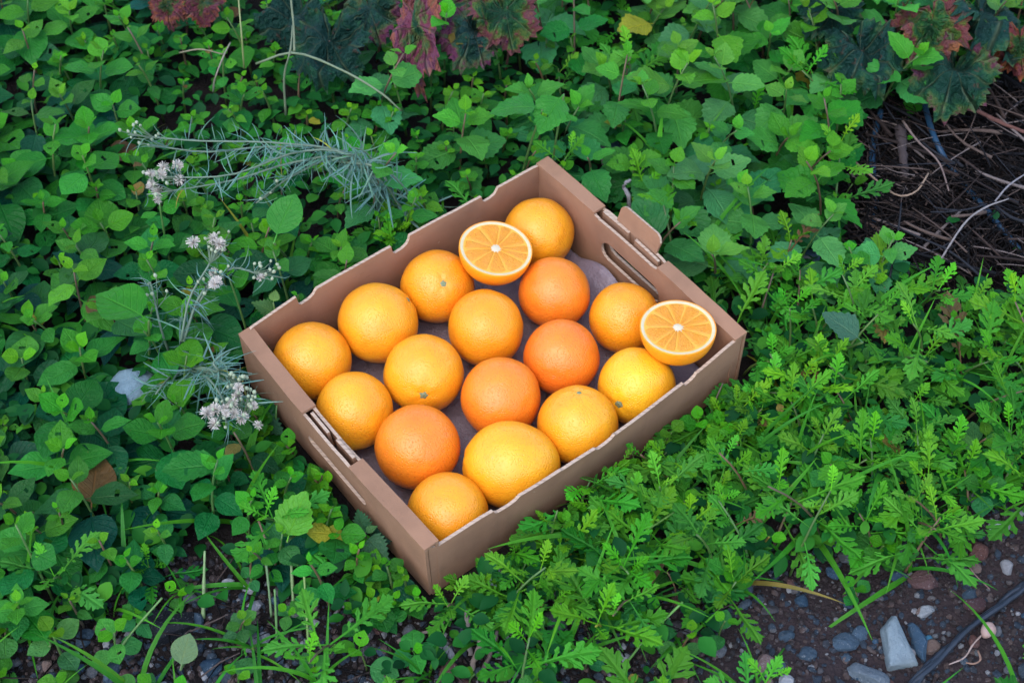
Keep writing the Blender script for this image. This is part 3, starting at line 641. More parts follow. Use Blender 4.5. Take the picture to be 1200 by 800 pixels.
# -- tall toothed weeds behind the tabbed end wall
for p, px, py in scatter(.050, lambda z: {'tall': 1.0, 'small_mid': 2.4}.get(z), seed=7):
    z = zone(px, py); h = rnd.uniform(.075, .15)
    if z == 'tall': lab, grp = 'pale green weed with toothed leaves in the stand behind the tabbed wall', 'toothed weeds behind the tabbed wall'
    else: lab, grp = 'pale toothed-leaved weed standing out of the small-leaved patch behind the box', 'toothed weeds in the small-leaved patch'
    weed('toothed_weed', p, h, rnd.choice((4, 5, 5)), rnd.uniform(.042, .062), 'serrate', Y3, O4 if rnd.random() < .7 else O3, lab, grp, lean=.4, pitch_top=48)
# -- feathery weeds
for p, px, py in scatter(.034, lambda z: {'feather': 1.0, 'sparse': 2.7, 'bare_r': 7, 'front_l': 3.8, 'tall': 3.2}.get(z), seed=9):
    z = zone(px, py); h = limit(p, rnd.uniform(.025, .095)); n = rnd.choice((6, 7, 8, 9))
    lab, grp = {'feather': ('feathery weed with lobed leaves in the stand along the near wall', 'feathery weeds along the near wall'), 'sparse': ('feathery weed growing out of the gravel in front of the box corner', 'feathery weeds in the gravel'), 'bare_r': ('lone feathery weed on the bare stony soil near the black strip', 'feathery weeds on the bare soil'),
      'front_l': ('feathery seedling below the slotted end wall', 'feathery seedlings below the slotted end'), 'tall': ('feathery weed poking up among the toothed-leaved plants', 'feathery weeds among the toothed plants')}[z]
    weed('feathery_weed', p, h, n, rnd.uniform(.046, .078), 'feather', (0.090, 0.34, 0.010), lerp(O3, (0.055, 0.27, 0.016), rnd.random()), lab, grp, opposite=False, tipsize=.5, lean=.8, pitch_top=66, pitch_low=22)
# -- round-leaved seedlings
for p, px, py in scatter(.062, lambda z: {'feather': .85, 'sparse': .6, 'bare_r': 2.0, 'bare_l': .65, 'twigs': 1.9}.get(z), seed=13):
    z = zone(px, py); h = rnd.uniform(.012, .045) if z != 'feather' else rnd.uniform(.03, .06)
    lab, grp = {'feather': ('small round-leaved seedling between the feathery weeds', 'round seedlings between the feathery weeds'), 'sparse': ('small round-leaved seedling on the gravel in front of the box corner', 'round seedlings in front of the box'), 'bare_r': ('tiny round-leaved seedling on the bare stony soil by the black strip', 'round seedlings on the bare soil'),
      'bare_l': ('small round-leaved seedling on the gravel by the black stone', 'round seedlings by the black stone'), 'twigs': ('small green seedling growing out of the heap of dry twigs', 'seedlings in the twig heap')}[z]
    weed('round_seedling', p, limit(p, h), rnd.choice((2, 3, 4)), rnd.uniform(.016, .030), 'round', Y2, O4, lab, grp, tipsize=.6, pitch_top=30)
# -- grass tufts
def grass(base, n, ln, label, group, cat='grass', spread=1.0):
    root = empty('grass_tuft', base, label, cat, group); ok = 0
    for k in range(n):
        if leaf(root, base, 'grass', (rnd.uniform(-.006, .006), rnd.uniform(-.006, .006), 0), rnd.uniform(0, 6.28), R(rnd.uniform(35, 82) * spread), rnd.uniform(-.5, .5), ln * rnd.uniform(.6, 1.15), jit(lerp((0.07, 0.27, 0.012), (0.025, 0.17, 0.014), rnd.random())), name='blade'): ok += 1
    if not ok: bpy.data.objects.remove(root); return
    RELABEL.append((root, 'green grass tuft', base + Vector((0, 0, ln * .4))))
for p, px, py in scatter(.10, lambda z: {'feather': .40, 'sparse': .62, 'bare_l': .62, 'front_l': .7, 'carpet': 1.5, 'bare_r': 1.8, 'tall': 2.5}.get(z), seed=17):
    z = zone(px, py); lab, grp = {'feather': ('tuft of grass blades between the feathery weeds', 'grass tufts between the feathery weeds'), 'sparse': ('tuft of grass on the gravel in front of the box corner', 'grass tufts in front of the box'), 'bare_l': ('thin tuft of grass on the gravel by the black stone', 'grass tufts by the black stone'),
     'front_l': ('tuft of grass below the slotted end wall', 'grass tufts below the slotted end'), 'carpet': ('tuft of grass blades rising through the broad weeds', 'grass tufts among the broad weeds'), 'bare_r': ('sparse grass tuft on the bare stony soil', 'grass tufts on the bare soil'), 'tall': ('grass tuft among the toothed-leaved plants', 'grass tufts among the toothed plants')}[z]
    grass(p, rnd.choice((4, 5, 6, 8)), rnd.uniform(.07, .14), lab, grp)
rf = random.Random(51)
for k in range(95):
    side = k % 5 < 3; g = rf.uniform(.016, .05); t = rf.uniform(-.48, .5)
    p = BU * (t * L) + BV * (-W / 2 - g) if side else BU * (-L / 2 - g) + BV * (t * W); p.z = soil_z(p.x, p.y); h = limit(p, rf.uniform(.02, .055)) * .8
    if side: weed('feathery_weed', p, h, 6, rf.uniform(.032, .055), 'feather', (0.090, 0.34, 0.010), O3, 'x', 'feathery weeds pressed against the near wall', opposite=False, tipsize=.5, lean=.5, pitch_top=55, pitch_low=8) if k % 3 else weed('round_seedling', p, h, 4, rf.uniform(.018, .028), 'round', Y2, O3, 'x', 'round seedlings against the near wall', tipsize=.6, pitch_top=30)
    else: weed('small_weed', p, h, 4, rf.uniform(.02, .032), rf.choice(('ovate', 'round')), Y1, O1, 'x', 'small weeds pressed against the slotted wall', tipsize=.5, pitch_top=35)
# -- nettles and single standouts, each by its own spot
def spot(px, py, z=0.05): p = at(px, py, z); p.z = soil_z(p.x, p.y); return p
weed('nettle', spot(322, 352, .10), .095, 4, .042, 'nettle', (0.09, .22, .035), (0.022, 0.10, 0.045), 'toothed nettle beside the corner notch of the far wall', None, cat='nettle', guard=True, lean=.05, pitch_top=25, pitch_low=-5)
weed('nettle', spot(428, 622, .05), .05, 4, .040, 'nettle', (0.06, .19, .04), (0.022, 0.10, 0.045), 'dark toothed nettle against the foot of the slotted end wall', None, cat='nettle', guard=False, lean=.05, pitch_top=25, pitch_low=-5)
weed('nettle', spot(285, 448, .085), .085, 3, .038, 'nettle', (0.05, .18, .05), (0.022, 0.10, 0.045), 'dark nettle leaning on the rim by the white flower heads', None, cat='nettle', lean=.05, pitch_top=25)
def big_leaf(px, py, z, kind, size, az, pitch, c, label):
    p = at(px, py, z); b = Vector((p.x, p.y + .01, 0)); b.z = soil_z(b.x, b.y); root = empty('large_leaf_weed', b, label, 'weed'); q = p - b
    d = Vector((-math.sin(az), math.cos(az), 0)) * size * .5; leaf(root, b, kind, q - d, az, pitch, rnd.uniform(-.2, .2), size, (*c, 1), False)
    stem_obj(root, spline([(0, 0, -.004), (q - d) * .5 + Vector((0, .008, 0)), q - d], 6), .0017, .0012, STEM_G)
big_leaf(142, 360, .13, 'ovate', .068, R(60), R(5), (0.030, 0.19, 0.012), 'largest pale oval leaf above the blue-grey stone')
big_leaf(335, 262, .11, 'round', .058, R(-20), R(20), (0.040, 0.20, 0.025), 'broad pale rounded leaf beside the far wall near the grey plant')
big_leaf(352, 610, .055, 'serrate', .050, R(-25), R(35), (0.09, 0.30, 0.025), 'single pale toothed leaf standing by the slotted end wall')
big_leaf(226, 548, .09, 'serrate', .058, R(95), R(0), (0.018, 0.15, 0.018), 'wide flat leaf lying over the broad weeds below the white flowers')
big_leaf(645, 130, .15, 'serrate', .060, R(150), R(-5), (0.035, 0.20, 0.022), 'large toothed leaf hanging towards the far corner of the box')
big_leaf(605, 127, .15, 'serrate', .056, R(85), R(5), (0.03, 0.18, 0.022), 'large toothed leaf pointing sideways behind the far corner')
big_leaf(985, 388, .08, 'serrate', .05, R(55), R(15), (0.05, 0.13, 0.07), 'blue-green glossy leaf lying over the feathery weeds')
big_leaf(220, 765, .03, 'round', .034, R(-15), R(35), (0.12, 0.19, 0.08), 'pale heart-shaped leaf on the gravel by the black stone')
big_leaf(45, 738, .03, 'round', .042, R(40), R(10), (0.015, 0.16, 0.012), 'round dark leaf at the gravel edge, lowest of the carpet')
def strap(px, py, z, n, ln, wid, az, pitch, c, label):
    """one or two wide grass blades rising from one foot"""
    p = at(px, py, z); p.z = soil_z(p.x, p.y); root = empty('grass_tuft', p, label, 'grass')
    for k in range(n):
        o = leaf(root, p, 'grass', (.006 * k, 0, 0), az + .35 * k, pitch - .15 * k, rnd.uniform(-.3, .3), ln * (1 - .15 * k), (*c, 1), False, 'blade')
        o.scale = (ln * wid, ln, ln)
strap(752, 262, .0, 1, .13, 2.6, R(-30), R(62), (0.055, 0.26, 0.008), 'single wide green blade slanting up behind the locking tab')
strap(292, 575, .0, 2, .105, 2.2, R(10), R(70), (0.045, 0.22, 0.010), 'pair of wide upright grass blades below the white flower heads')
strap(150, 700, .0, 2, .11, 1.3, R(-8), R(72), (0.03, 0.17, 0.02), 'long thin grass blade standing over the gravel edge below the carpet')
strap(860, 640, .0, 2, .12, 1.6, R(-60), R(40), (0.055, 0.25, 0.012), 'wide arching grass blades between feathery weeds above the bare gravel')
strap(1000, 640, .0, 3, .10, 1.6, R(20), R(60), (0.05, 0.24, 0.014), 'light grass tuft beside the grey stone on the slope to bare soil')
strap(575, 640, .0, 2, .10, 1.8, R(-50), R(35), (0.04, 0.20, 0.012), 'pair of grass blades leaning along the foot of the near wall')
# ------------------------------------------------------------------ low leaf mat under everything (uncountable)
def ground_cover():
    rg = random.Random(21); V, F = [], []
    for _ in range(60000):
        px, py = rg.uniform(-500, 1700), rg.uniform(-520, 860); z = zone(px, py); dens = {'twigs': .006, 'bare_r': 0, 'bare_l': .004, 'sparse': .08, 'feather': .30, 'carpet': .42, 'front_l': .22}.get(z, .42)
        if rg.random() > dens: continue
        p = at(px, py, .03); g = box_gap(p)
        if g < .02 or p.y > 1.6: continue
        zz = rg.uniform(.006, .045); 
        if in_front(p): zz = min(zz, .012 + .7 * g)
        s = rg.uniform(.010, .024); a = rg.uniform(0, 6.28); t = rg.uniform(-.5, .6); d = Vector((math.cos(a) * math.cos(t), math.sin(a) * math.cos(t), math.sin(t))); n = Vector((0, 0, 1)); e = d.cross(n).normalized(); up = e.cross(d)
        o = Vector((p.x, p.y, zz)); b = len(V); w_ = s * rg.uniform(.26, .4)
        V += [o, o + d * s * .5 + up * .02 * s, o + d * s - up * .1 * s]
        for sg in (1, -1): V += [o + d * s * t_ + e * w_ * k_ * sg + up * .12 * s * k_ for t_, k_ in ((.1, .5), (.3, .95), (.52, 1.0), (.76, .66))]
        F += [(b, b + 3, b + 1), (b + 3, b + 4, b + 1), (b + 4, b + 5, b + 1), (b + 5, b + 6, b + 1), (b + 6, b + 2, b + 1), (b, b + 1, b + 7), (b + 7, b + 1, b + 8), (b + 8, b + 1, b + 9), (b + 9, b + 1, b + 10), (b + 10, b + 1, b + 2)]
    tag(put('ground_cover', mesh('ground_cover', V, F, [COVER])), 'low mat of small dark leaves under the taller weeds', 'ground cover', kind='stuff')
ground_cover()

# ------------------------------------------------------------------ grey narrow-leaved plants with white heads
GREY = (0.115, 0.22, 0.165)
def fluff_head(seed, r=.0056):
    rg = random.Random(seed); V, F = [], []
    for k in range(110):
        d = Vector((rg.gauss(0, 1), rg.gauss(0, 1), rg.gauss(.5, .8))).normalized(); e = d.cross(Vector((rg.random(), rg.random(), rg.random()))).normalized(); b = len(V); l = r * rg.uniform(.75, 1.15)
        V += [d * r * .1 - e * r * .05, d * r * .1 + e * r * .05, d * l + e * r * .05, d * l - e * r * .05]; F.append((b, b + 1, b + 2, b + 3))
    return mesh('flower_head', V, F, [FLUFF])
def bud_mesh():
    V, F = tube([(0, 0, 0), (0, 0, .0008), (0, 0, .0022), (0, 0, .0034), (0, 0, .0042)], [.0005, .0014, .0017, .0012, .0004], 8); return mesh('bud', V, F, [BUD])
HEADS, BUD_ME = [fluff_head(k) for k in range(5)], bud_mesh()
def grey_plant(base_px, base_z, stems, label, leaves_per_m=330, crown=0):
    b = at(*base_px, 0.0); base = Vector((b.x, b.y, 0)); bz = at(*base_px, base_z); root = empty('grey_fleabane', base, label, 'wildflower')
    n_leaf = 0
    for ctrl, lmax, heads, buds in stems:
        pts = spline([at(x, y, z) - base for x, y, z in ctrl], 16); stem_obj(root, pts, .0016, .0008, (0.13, 0.19, 0.13, 1))
        ln = sum((pts[i + 1] - pts[i]).length for i in range(15)); n = int(ln * leaves_per_m)
        for k in range(n):
            t = (k + rnd.random()) / n; x = t * 15; i = min(14, int(x)); p = pts[i].lerp(pts[i + 1], x - i); dr = (pts[i + 1] - pts[i]).normalized()
            az = math.atan2(-dr.x, dr.y) + rnd.choice((-1, 1)) * rnd.uniform(.2, 2.0); sz = lmax * rnd.uniform(.45, 1.35) * (1 - .5 * t)
            leaf(root, base, 'linear', p, az, rnd.uniform(-.7, .8), rnd.uniform(-1.2, 1.2), sz, jit(GREY, .3), False); n_leaf += 1
        e = pts[-1]; d = (pts[-1] - pts[-2]).normalized()
        for j in range(heads + buds):
            q = e + Vector((rnd.gauss(0, .008), rnd.gauss(0, .008), rnd.uniform(-.002, .012))) - d * rnd.uniform(0, .022); o = put('flower_head' if j < heads else 'bud', rnd.choice(HEADS) if j < heads else BUD_ME, root, q)
            o.rotation_euler = (rnd.uniform(-.6, .4), rnd.uniform(-.5, .5), rnd.uniform(0, 6)); o.scale = (rnd.uniform(.8, 1.25),) * 3
            k0 = e - d * .028; V, F = tube([k0, k0.lerp(q, .6) + Vector((0, 0, -.002)), q], [.0006, .0005, .0004], 4); s = put('stalk', mesh('stalk', V, F, [STEM]), root); s.color = (0.13, 0.19, 0.12, 1)
grey_plant((470, 245), .03, [
    ([(470, 250, .01), (420, 185, .12), (330, 168, .14), (230, 165, .14), (150, 158, .14)], .034, 0, 8),
    ([(470, 250, .01), (410, 182, .12), (320, 172, .13), (240, 178, .12), (165, 168, .12)], .034, 0, 4),
    ([(470, 250, .01), (415, 185, .13), (350, 178, .14), (270, 205, .14), (185, 208, .13)], .036, 5, 7),
    ([(470, 250, .01), (410, 188, .12), (345, 190, .13), (270, 212, .12), (172, 228, .12)], .036, 3, 4),
    ([(470, 250, .01), (400, 190, .11), (345, 205, .11), (300, 238, .11)], .036, 0, 3),
    ([(470, 255, .01), (455, 215, .09), (430, 180, .13), (410, 172, .15)], .050, 0, 0),
    ([(400, 190, .12), (440, 195, .13), (470, 215, .10), (482, 240, .06)], .044, 0, 0),
    ([(405, 185, .12), (450, 215, .09), (475, 245, .05), (520, 235, .03)], .044, 0, 0)],
    'sprawling grey-green plant with narrow leaves lying over the weeds behind the far wall')
grey_plant((205, 420), .03, [
    ([(205, 430, .01), (212, 400, .08), (222, 350, .11), (245, 310, .13), (258, 280, .14)], .036, 5, 10),
    ([(215, 400, .08), (235, 345, .11), (270, 315, .12), (300, 320, .12), (330, 325, .11)], .028, 1, 12),
    ([(212, 400, .08), (230, 360, .10), (250, 330, .12), (262, 322, .13)], .03, 3, 6),
    ([(205, 430, .01), (190, 390, .08), (180, 345, .11), (176, 330, .12)], .030, 0, 5),
    ([(205, 430, .01), (235, 430, .09), (265, 440, .11), (285, 455, .12)], .036, 1, 14),
    ([(205, 430, .01), (240, 440, .09), (262, 470, .11), (265, 495, .12)], .038, 8, 14),
    ([(225, 430, .08), (255, 435, .11), (250, 425, .12), (262, 415, .12)], .040, 0, 0),
    ([(225, 430, .08), (262, 445, .10), (290, 475, .11), (300, 462, .115)], .034, 3, 14),
    ([(205, 430, .01), (200, 440, .05), (190, 452, .07), (182, 462, .07)], .04, 0, 0)],
    'upright grey-green plant with white fluffy heads beside the slotted end of the box', 330)

# ------------------------------------------------------------------ red vine leaves
def vine_blade(seed, curl, fold):
    rg = random.Random(seed); ctrl = [(90, 1.0), (66, .80), (42, .94), (14, .74), (-14, .84), (-42, .70), (-66, .66), (-82, .40), (-90, .08)]; V, F, U = [(0, 0, 0)], [], [(0, 0)]; n = 64; rings = 8
    def rad(a):
        a = (a + 90) % 360 - 90
        if a > 90: a = 180 - a
        for (a1, r1), (a2, r2) in zip(ctrl, ctrl[1:]):
            if a2 <= a <= a1: t = (a1 - a) / (a1 - a2); t = t * t * (3 - 2 * t); return r1 + (r2 - r1) * t
        return .06
    for j in range(1, rings + 1):
        for k in range(n):
            a = -90 + 360 * k / n; r = rad(a) * j / rings
            if j == rings: r *= 1 + (.07 if k % 2 else -.06) + rg.uniform(-.03, .03)
            x, y = r * math.cos(R(a)), r * math.sin(R(a)); z = .62 * noise.noise((x * 2.1, y * 2.1, seed)) + .22 * noise.noise((x * 4.5, y * 4.5, seed + 4)) + .05 * math.sin(R(a) * 7) * (j / rings) ** 2 - curl * (x * x + y * y) * .5 + fold * abs(x)
            V.append((x, y, z)); U.append(((a + 90) / 360, j / rings))
    F = [(0, 1 + k, 1 + (k + 1) % n) for k in range(n)]
    for j in range(rings - 1):
        for k in range(n): a = 1 + j * n; F.append((a + k, a + n + k, a + n + (k + 1) % n, a + (k + 1) % n))
    return mesh('vine_leaf_blade', V, F, [VINE], U)
VB = [vine_blade(k, (.15, .5, .9, .3)[k % 4], (.1, -.25, .5, .25)[k % 4]) for k in range(8)]
VINES = [  # px, z, size m, rotation (pitch roll az), tint, redness, label
 (385, 48, .10, .056, (35, 0, 170), (.8, 1.0, 1.3), .22, 'dark teal vine leaf behind the grey plant, purple at its rim'),
 (432, 8, .11, .045, (20, 10, 200), (1.1, .9, 1.5), .55, 'purple-edged vine leaf at the top edge beside the pink one'),
 (490, 30, .12, .056, (40, 18, 176), (2.2, 1.6, 1.9), .98, 'pink and orange vine leaf hanging folded with a hole'),
 (556, 38, .11, .046, (30, -10, 150), (1.1, .8, 1.6), .60, 'crumpled vine leaf, purple above and dark green below'),
 (590, 14, .13, .048, (35, 5, 200), (1.5, 1.4, .8), .70, 'yellow-green vine leaf with a dark red tip'),
 (528, 8, .10, .040, (30, 0, 130), (1.2, 1., 1.2), .85, 'small rosy vine leaf between the pink and the yellow ones'),
 (196, 6, .10, .026, (30, 0, 190), (1.6, 1., .8), 1.0, 'small red vine leaf at the top edge above the small weeds'),
 (240, 2, .10, .030, (30, 0, 170), (1.5, .9, .8), .98, 'brownish red vine leaf beside the small red one'),
 (1010, 60, .10, .056, (25, 10, 200), (.8, 1.0, 1.4), .30, 'dark teal vine leaf with a magenta rim above the twig heap'),
 (1048, 50, .08, .040, (35, -20, 150), (1.3, 1.1, .6), .66, 'curled brown and green vine leaf between the teal and orange ones'),
 (1092, 28, .12, .052, (25, 10, 185), (1.9, 1.7, .7), .82, 'orange vine leaf with a bright green middle'),
 (1118, 82, .09, .058, (30, 5, 160), (1., 1.1, 1.2), .45, 'teal vine leaf with red blotches hanging over the twigs'),
 (1152, 18, .11, .066, (20, -10, 220), (.8, 1.0, 1.5), .24, 'broad dark blue-green vine leaf at the top edge'),
 (1196, 50, .09, .042, (45, 30, 190), (2.2, 1.3, .6), .98, 'dry orange-brown vine leaf at the edge of the twig heap'),
 (975, 12, .10, .045, (25, 10, 185), (.8, 1.0, 1.4), .25, 'dark blue-green vine leaf half hidden by toothed weeds'),
 (345, 20, .07, .05, (25, 0, 150), (.8, 1.0, 1.3), .1, 'dark green vine leaf in the shade behind pale stems'),
]
for i, (x, y, z, sz, (pi_, ro, az), tint, red, lab) in enumerate(VINES):
    p = at(x, y, z); base = Vector((p.x, p.y + .03, 0)); base.z = soil_z(base.x, base.y); root = empty('vine_leaf', base, lab, 'vine leaf', 'autumn vine leaves')
    o = put('blade', VB[i % 8], root, p - base); o.rotation_mode = 'YXZ'; o.rotation_euler = (R(-pi_ + 20), R(ro), R(az)); o.scale = (sz * 1.05,) * 3 if i != 2 else (sz * .62, sz * 1.45, sz * .8); o.color = (*tint, red)
    o.rotation_euler = (R(pi_ * -1), R(ro), R(az))
    stem_obj(root, spline([(0, 0, -.004), Vector((0.01, .01, (p.z - base.z) * .6)), p - base - Vector((0, 0, .001))], 7), .0017, .0012, (0.16, 0.07, 0.05, 1), name='petiole')

# ------------------------------------------------------------------ pale bare stems standing at the top, sticks, twigs
def stick(name, ctrl, r0, r1, c, label, cat, group=None, n=14, knots=0, mat=None):
    P = [at(x, y, z) for x, y, z in ctrl]; base = P[0].copy(); pts = spline([p - base for p in P], n)
    if knots: pts = [p + Vector((rnd.uniform(-1, 1), rnd.uniform(-1, 1), rnd.uniform(-.6, .6))) * knots for p in pts]
    V, F = tube(pts, [(r0 + (r1 - r0) * i / (n - 1)) * rnd.uniform(.85, 1.2) for i in range(n)], 7); o = put(name, mesh(name, V, F, [mat or WOOD]), None, base); o.color = (*c, 1); return tag(o, label, cat, group)
stick('dry_stick', [(700, 150, .012), (706, 178, .03), (716, 205, .03), (722, 222, .01)], .0055, .0035, (0.20, 0.17, 0.16), 'knobbly grey stick standing behind the tabbed wall', 'stick', knots=.0018)
stick('dry_stick', [(737, 252, .02), (737, 232, .05), (731, 218, .06), (738, 210, .07)], .0026, .0018, (0.30, 0.29, 0.30), 'short hooked grey twig beside the locking tab', 'stick', knots=.001)
stick('dry_stick', [(551, 768, .004), (549, 742, .012), (547, 715, .03)], .0028, .0022, (0.22, 0.19, 0.17), 'upright grey stick in front of the near corner', 'stick', 'sticks in front of the box', knots=.001)
stick('dry_stick', [(552, 785, .004), (562, 755, .012), (567, 742, .02)], .0030, .0024, (0.28, 0.22, 0.18), 'thick broken stick leaning between two others before the box', 'stick', 'sticks in front of the box', knots=.001)
stick('dry_stick', [(560, 795, .004), (575, 765, .016), (583, 738, .03)], .0024, .0016, (0.12, 0.095, 0.085), 'dark thin stick slanting beside the broken one', 'stick', 'sticks in front of the box', knots=.001)
stick('dry_stick', [(465, 752, .004), (500, 740, .006), (540, 716, .008)], .0022, .0014, (0.20, 0.16, 0.14), 'long brown stick lying on the gravel below the near corner', 'stick', knots=.001)
stick('bare_stem', [(345, 60, .14), (344, 30, .15), (341, 0, .16), (339, -30, .16)], .0013, .0010, (0.16, 0.18, 0.10), 'pale upright stem at the top edge beside dark vine leaf', 'stem', mat=STEM)
stick('bare_stem', [(286, 80, .10), (283, 40, .15), (280, 5, .17), (278, -30, .17)], .0011, .0008, (0.24, 0.27, 0.10), 'straw-coloured thin stem rising at the top edge', 'stem', mat=STEM)
stick('bare_stem', [(335, 135, .05), (333, 90, .10), (340, 60, .13), (343, 30, .14)], .0014, .001, (0.14, 0.17, 0.10), 'greyish stem rising from the small weeds to the vine', 'stem', mat=STEM)
stick('bare_stem', [(300, 75, .09), (345, 62, .11), (400, 82, .11), (445, 108, .10), (470, 130, .08)], .0016, .001, (0.16, 0.20, 0.11), 'long pale green stem slanting over the small weeds', 'stem', mat=STEM)
stick('bare_stem', [(210, 62, .07), (235, 58, .09), (262, 64, .08)], .0010, .0008, (0.30, 0.26, 0.17), 'short dry straw bridging the small weeds', 'stem')
stick('bare_stem', [(250, 108, .06), (252, 92, .09), (262, 66, .11), (270, 50, .11)], .0012, .0008, (0.30, 0.27, 0.20), 'bent dry straw standing in a dark gap', 'stem')
for i_, (x0, y0, x1, y1, c_, lab_) in enumerate((
    (238, 724, 240, 645, (0.20, 0.30, 0.12), 'pale thick grass stalk rising from the white pebble'), (318, 722, 312, 662, (0.16, 0.26, 0.12), 'pale green stalk beside the brown leaf litter'), (335, 700, 303, 610, (0.20, 0.14, 0.08), 'brown bare stem leaning towards the slotted wall'),
    (345, 735, 340, 640, (0.18, 0.28, 0.10), 'straight pale stalk under the single toothed leaf'), (362, 770, 356, 668, (0.20, 0.32, 0.08), 'yellow-green stalk standing below the near corner'), (325, 765, 322, 690, (0.10, 0.22, 0.06), 'thin green stalk in the dark soil near the black stone'),
    (130, 775, 190, 700, (0.12, 0.24, 0.06), 'green stalk slanting over the gravel to the black stone'), (700, 665, 790, 600, (0.12, 0.30, 0.04), 'long pale stem of a feathery weed slanting before the near wall'), (735, 775, 800, 705, (0.11, 0.28, 0.05), 'leaning green stem in the gravel in front of the box'))):
    stick('bare_stem', [(x0, y0, .002), (x0 * .6 + x1 * .4, y0 * .55 + y1 * .45, .02), (x1, y1, .045)], .0022 if i_ in (0, 3) else .0013, .0011, c_, lab_, 'stem', mat=STEM)
# hoses
def hose(ctrl, r, mat, label, name='hose', cat='hose'):
    P = [at(x, y, z) for x, y, z in ctrl]; base = P[0].copy(); pts = spline([p - base for p in P], 40); V, F = tube(pts, [r] * 40, 12); return tag(put(name, mesh(name, V, F, [mat]), None, base), label, cat)
hose([(640, 118, .012), (690, 150, .012), (745, 195, .012), (815, 243, .012), (900, 290, .012), (960, 305, .012)], .0095, HOSE, 'thick dark blue hose running under the weeds behind the tabbed wall')
hose([(835, 590, .009), (865, 576, .010), (890, 571, .011), (930, 566, .010), (1000, 575, .009)], .007, HOSE, 'dark hose crossing under the feathery weeds below the near wall')
hose([(1070, 60, .02), (1085, 128, .03), (1098, 168, .035), (1120, 205, .012), (1155, 245, .016), (1200, 300, .010)], .0034, HOSE_BLUE, 'thin blue tubing threading through the heap of twigs')
hose([(1032, 130, .02), (1022, 180, .02), (1026, 230, .012), (1022, 275, .01)], .0038, HOSE_BLUE, 'second blue tubing at the weed-side edge of the twig heap')
def cable():
    root = None; C0 = [(1290, 640, .012), (1235, 668, .010), (1195, 690, .009), (1155, 722, .009), (1118, 752, .009), (1080, 790, .009), (1050, 830, .009)]
    P = [at(*c) for c in C0]; root = empty('black_strip', P[0], 'twisted black plastic strip lying across the bare soil', 'strip')
    for k in range(4):
        q = []
        for i, p in enumerate(spline([p - P[0] for p in P], 46)): a = i * .22 + k * 1.57; q.append(p + Vector((.0040 * math.cos(a), .0034 * math.cos(a + .5), .0024 * math.sin(a))) + Vector((0, .002 * math.sin(i * .5 + k), .0008 * math.sin(i * .9 + k))))
        V, F = tube(q, [.0025] * 46, 6); put('strand', mesh('strand', V, F, [CABLE]), root)
cable()

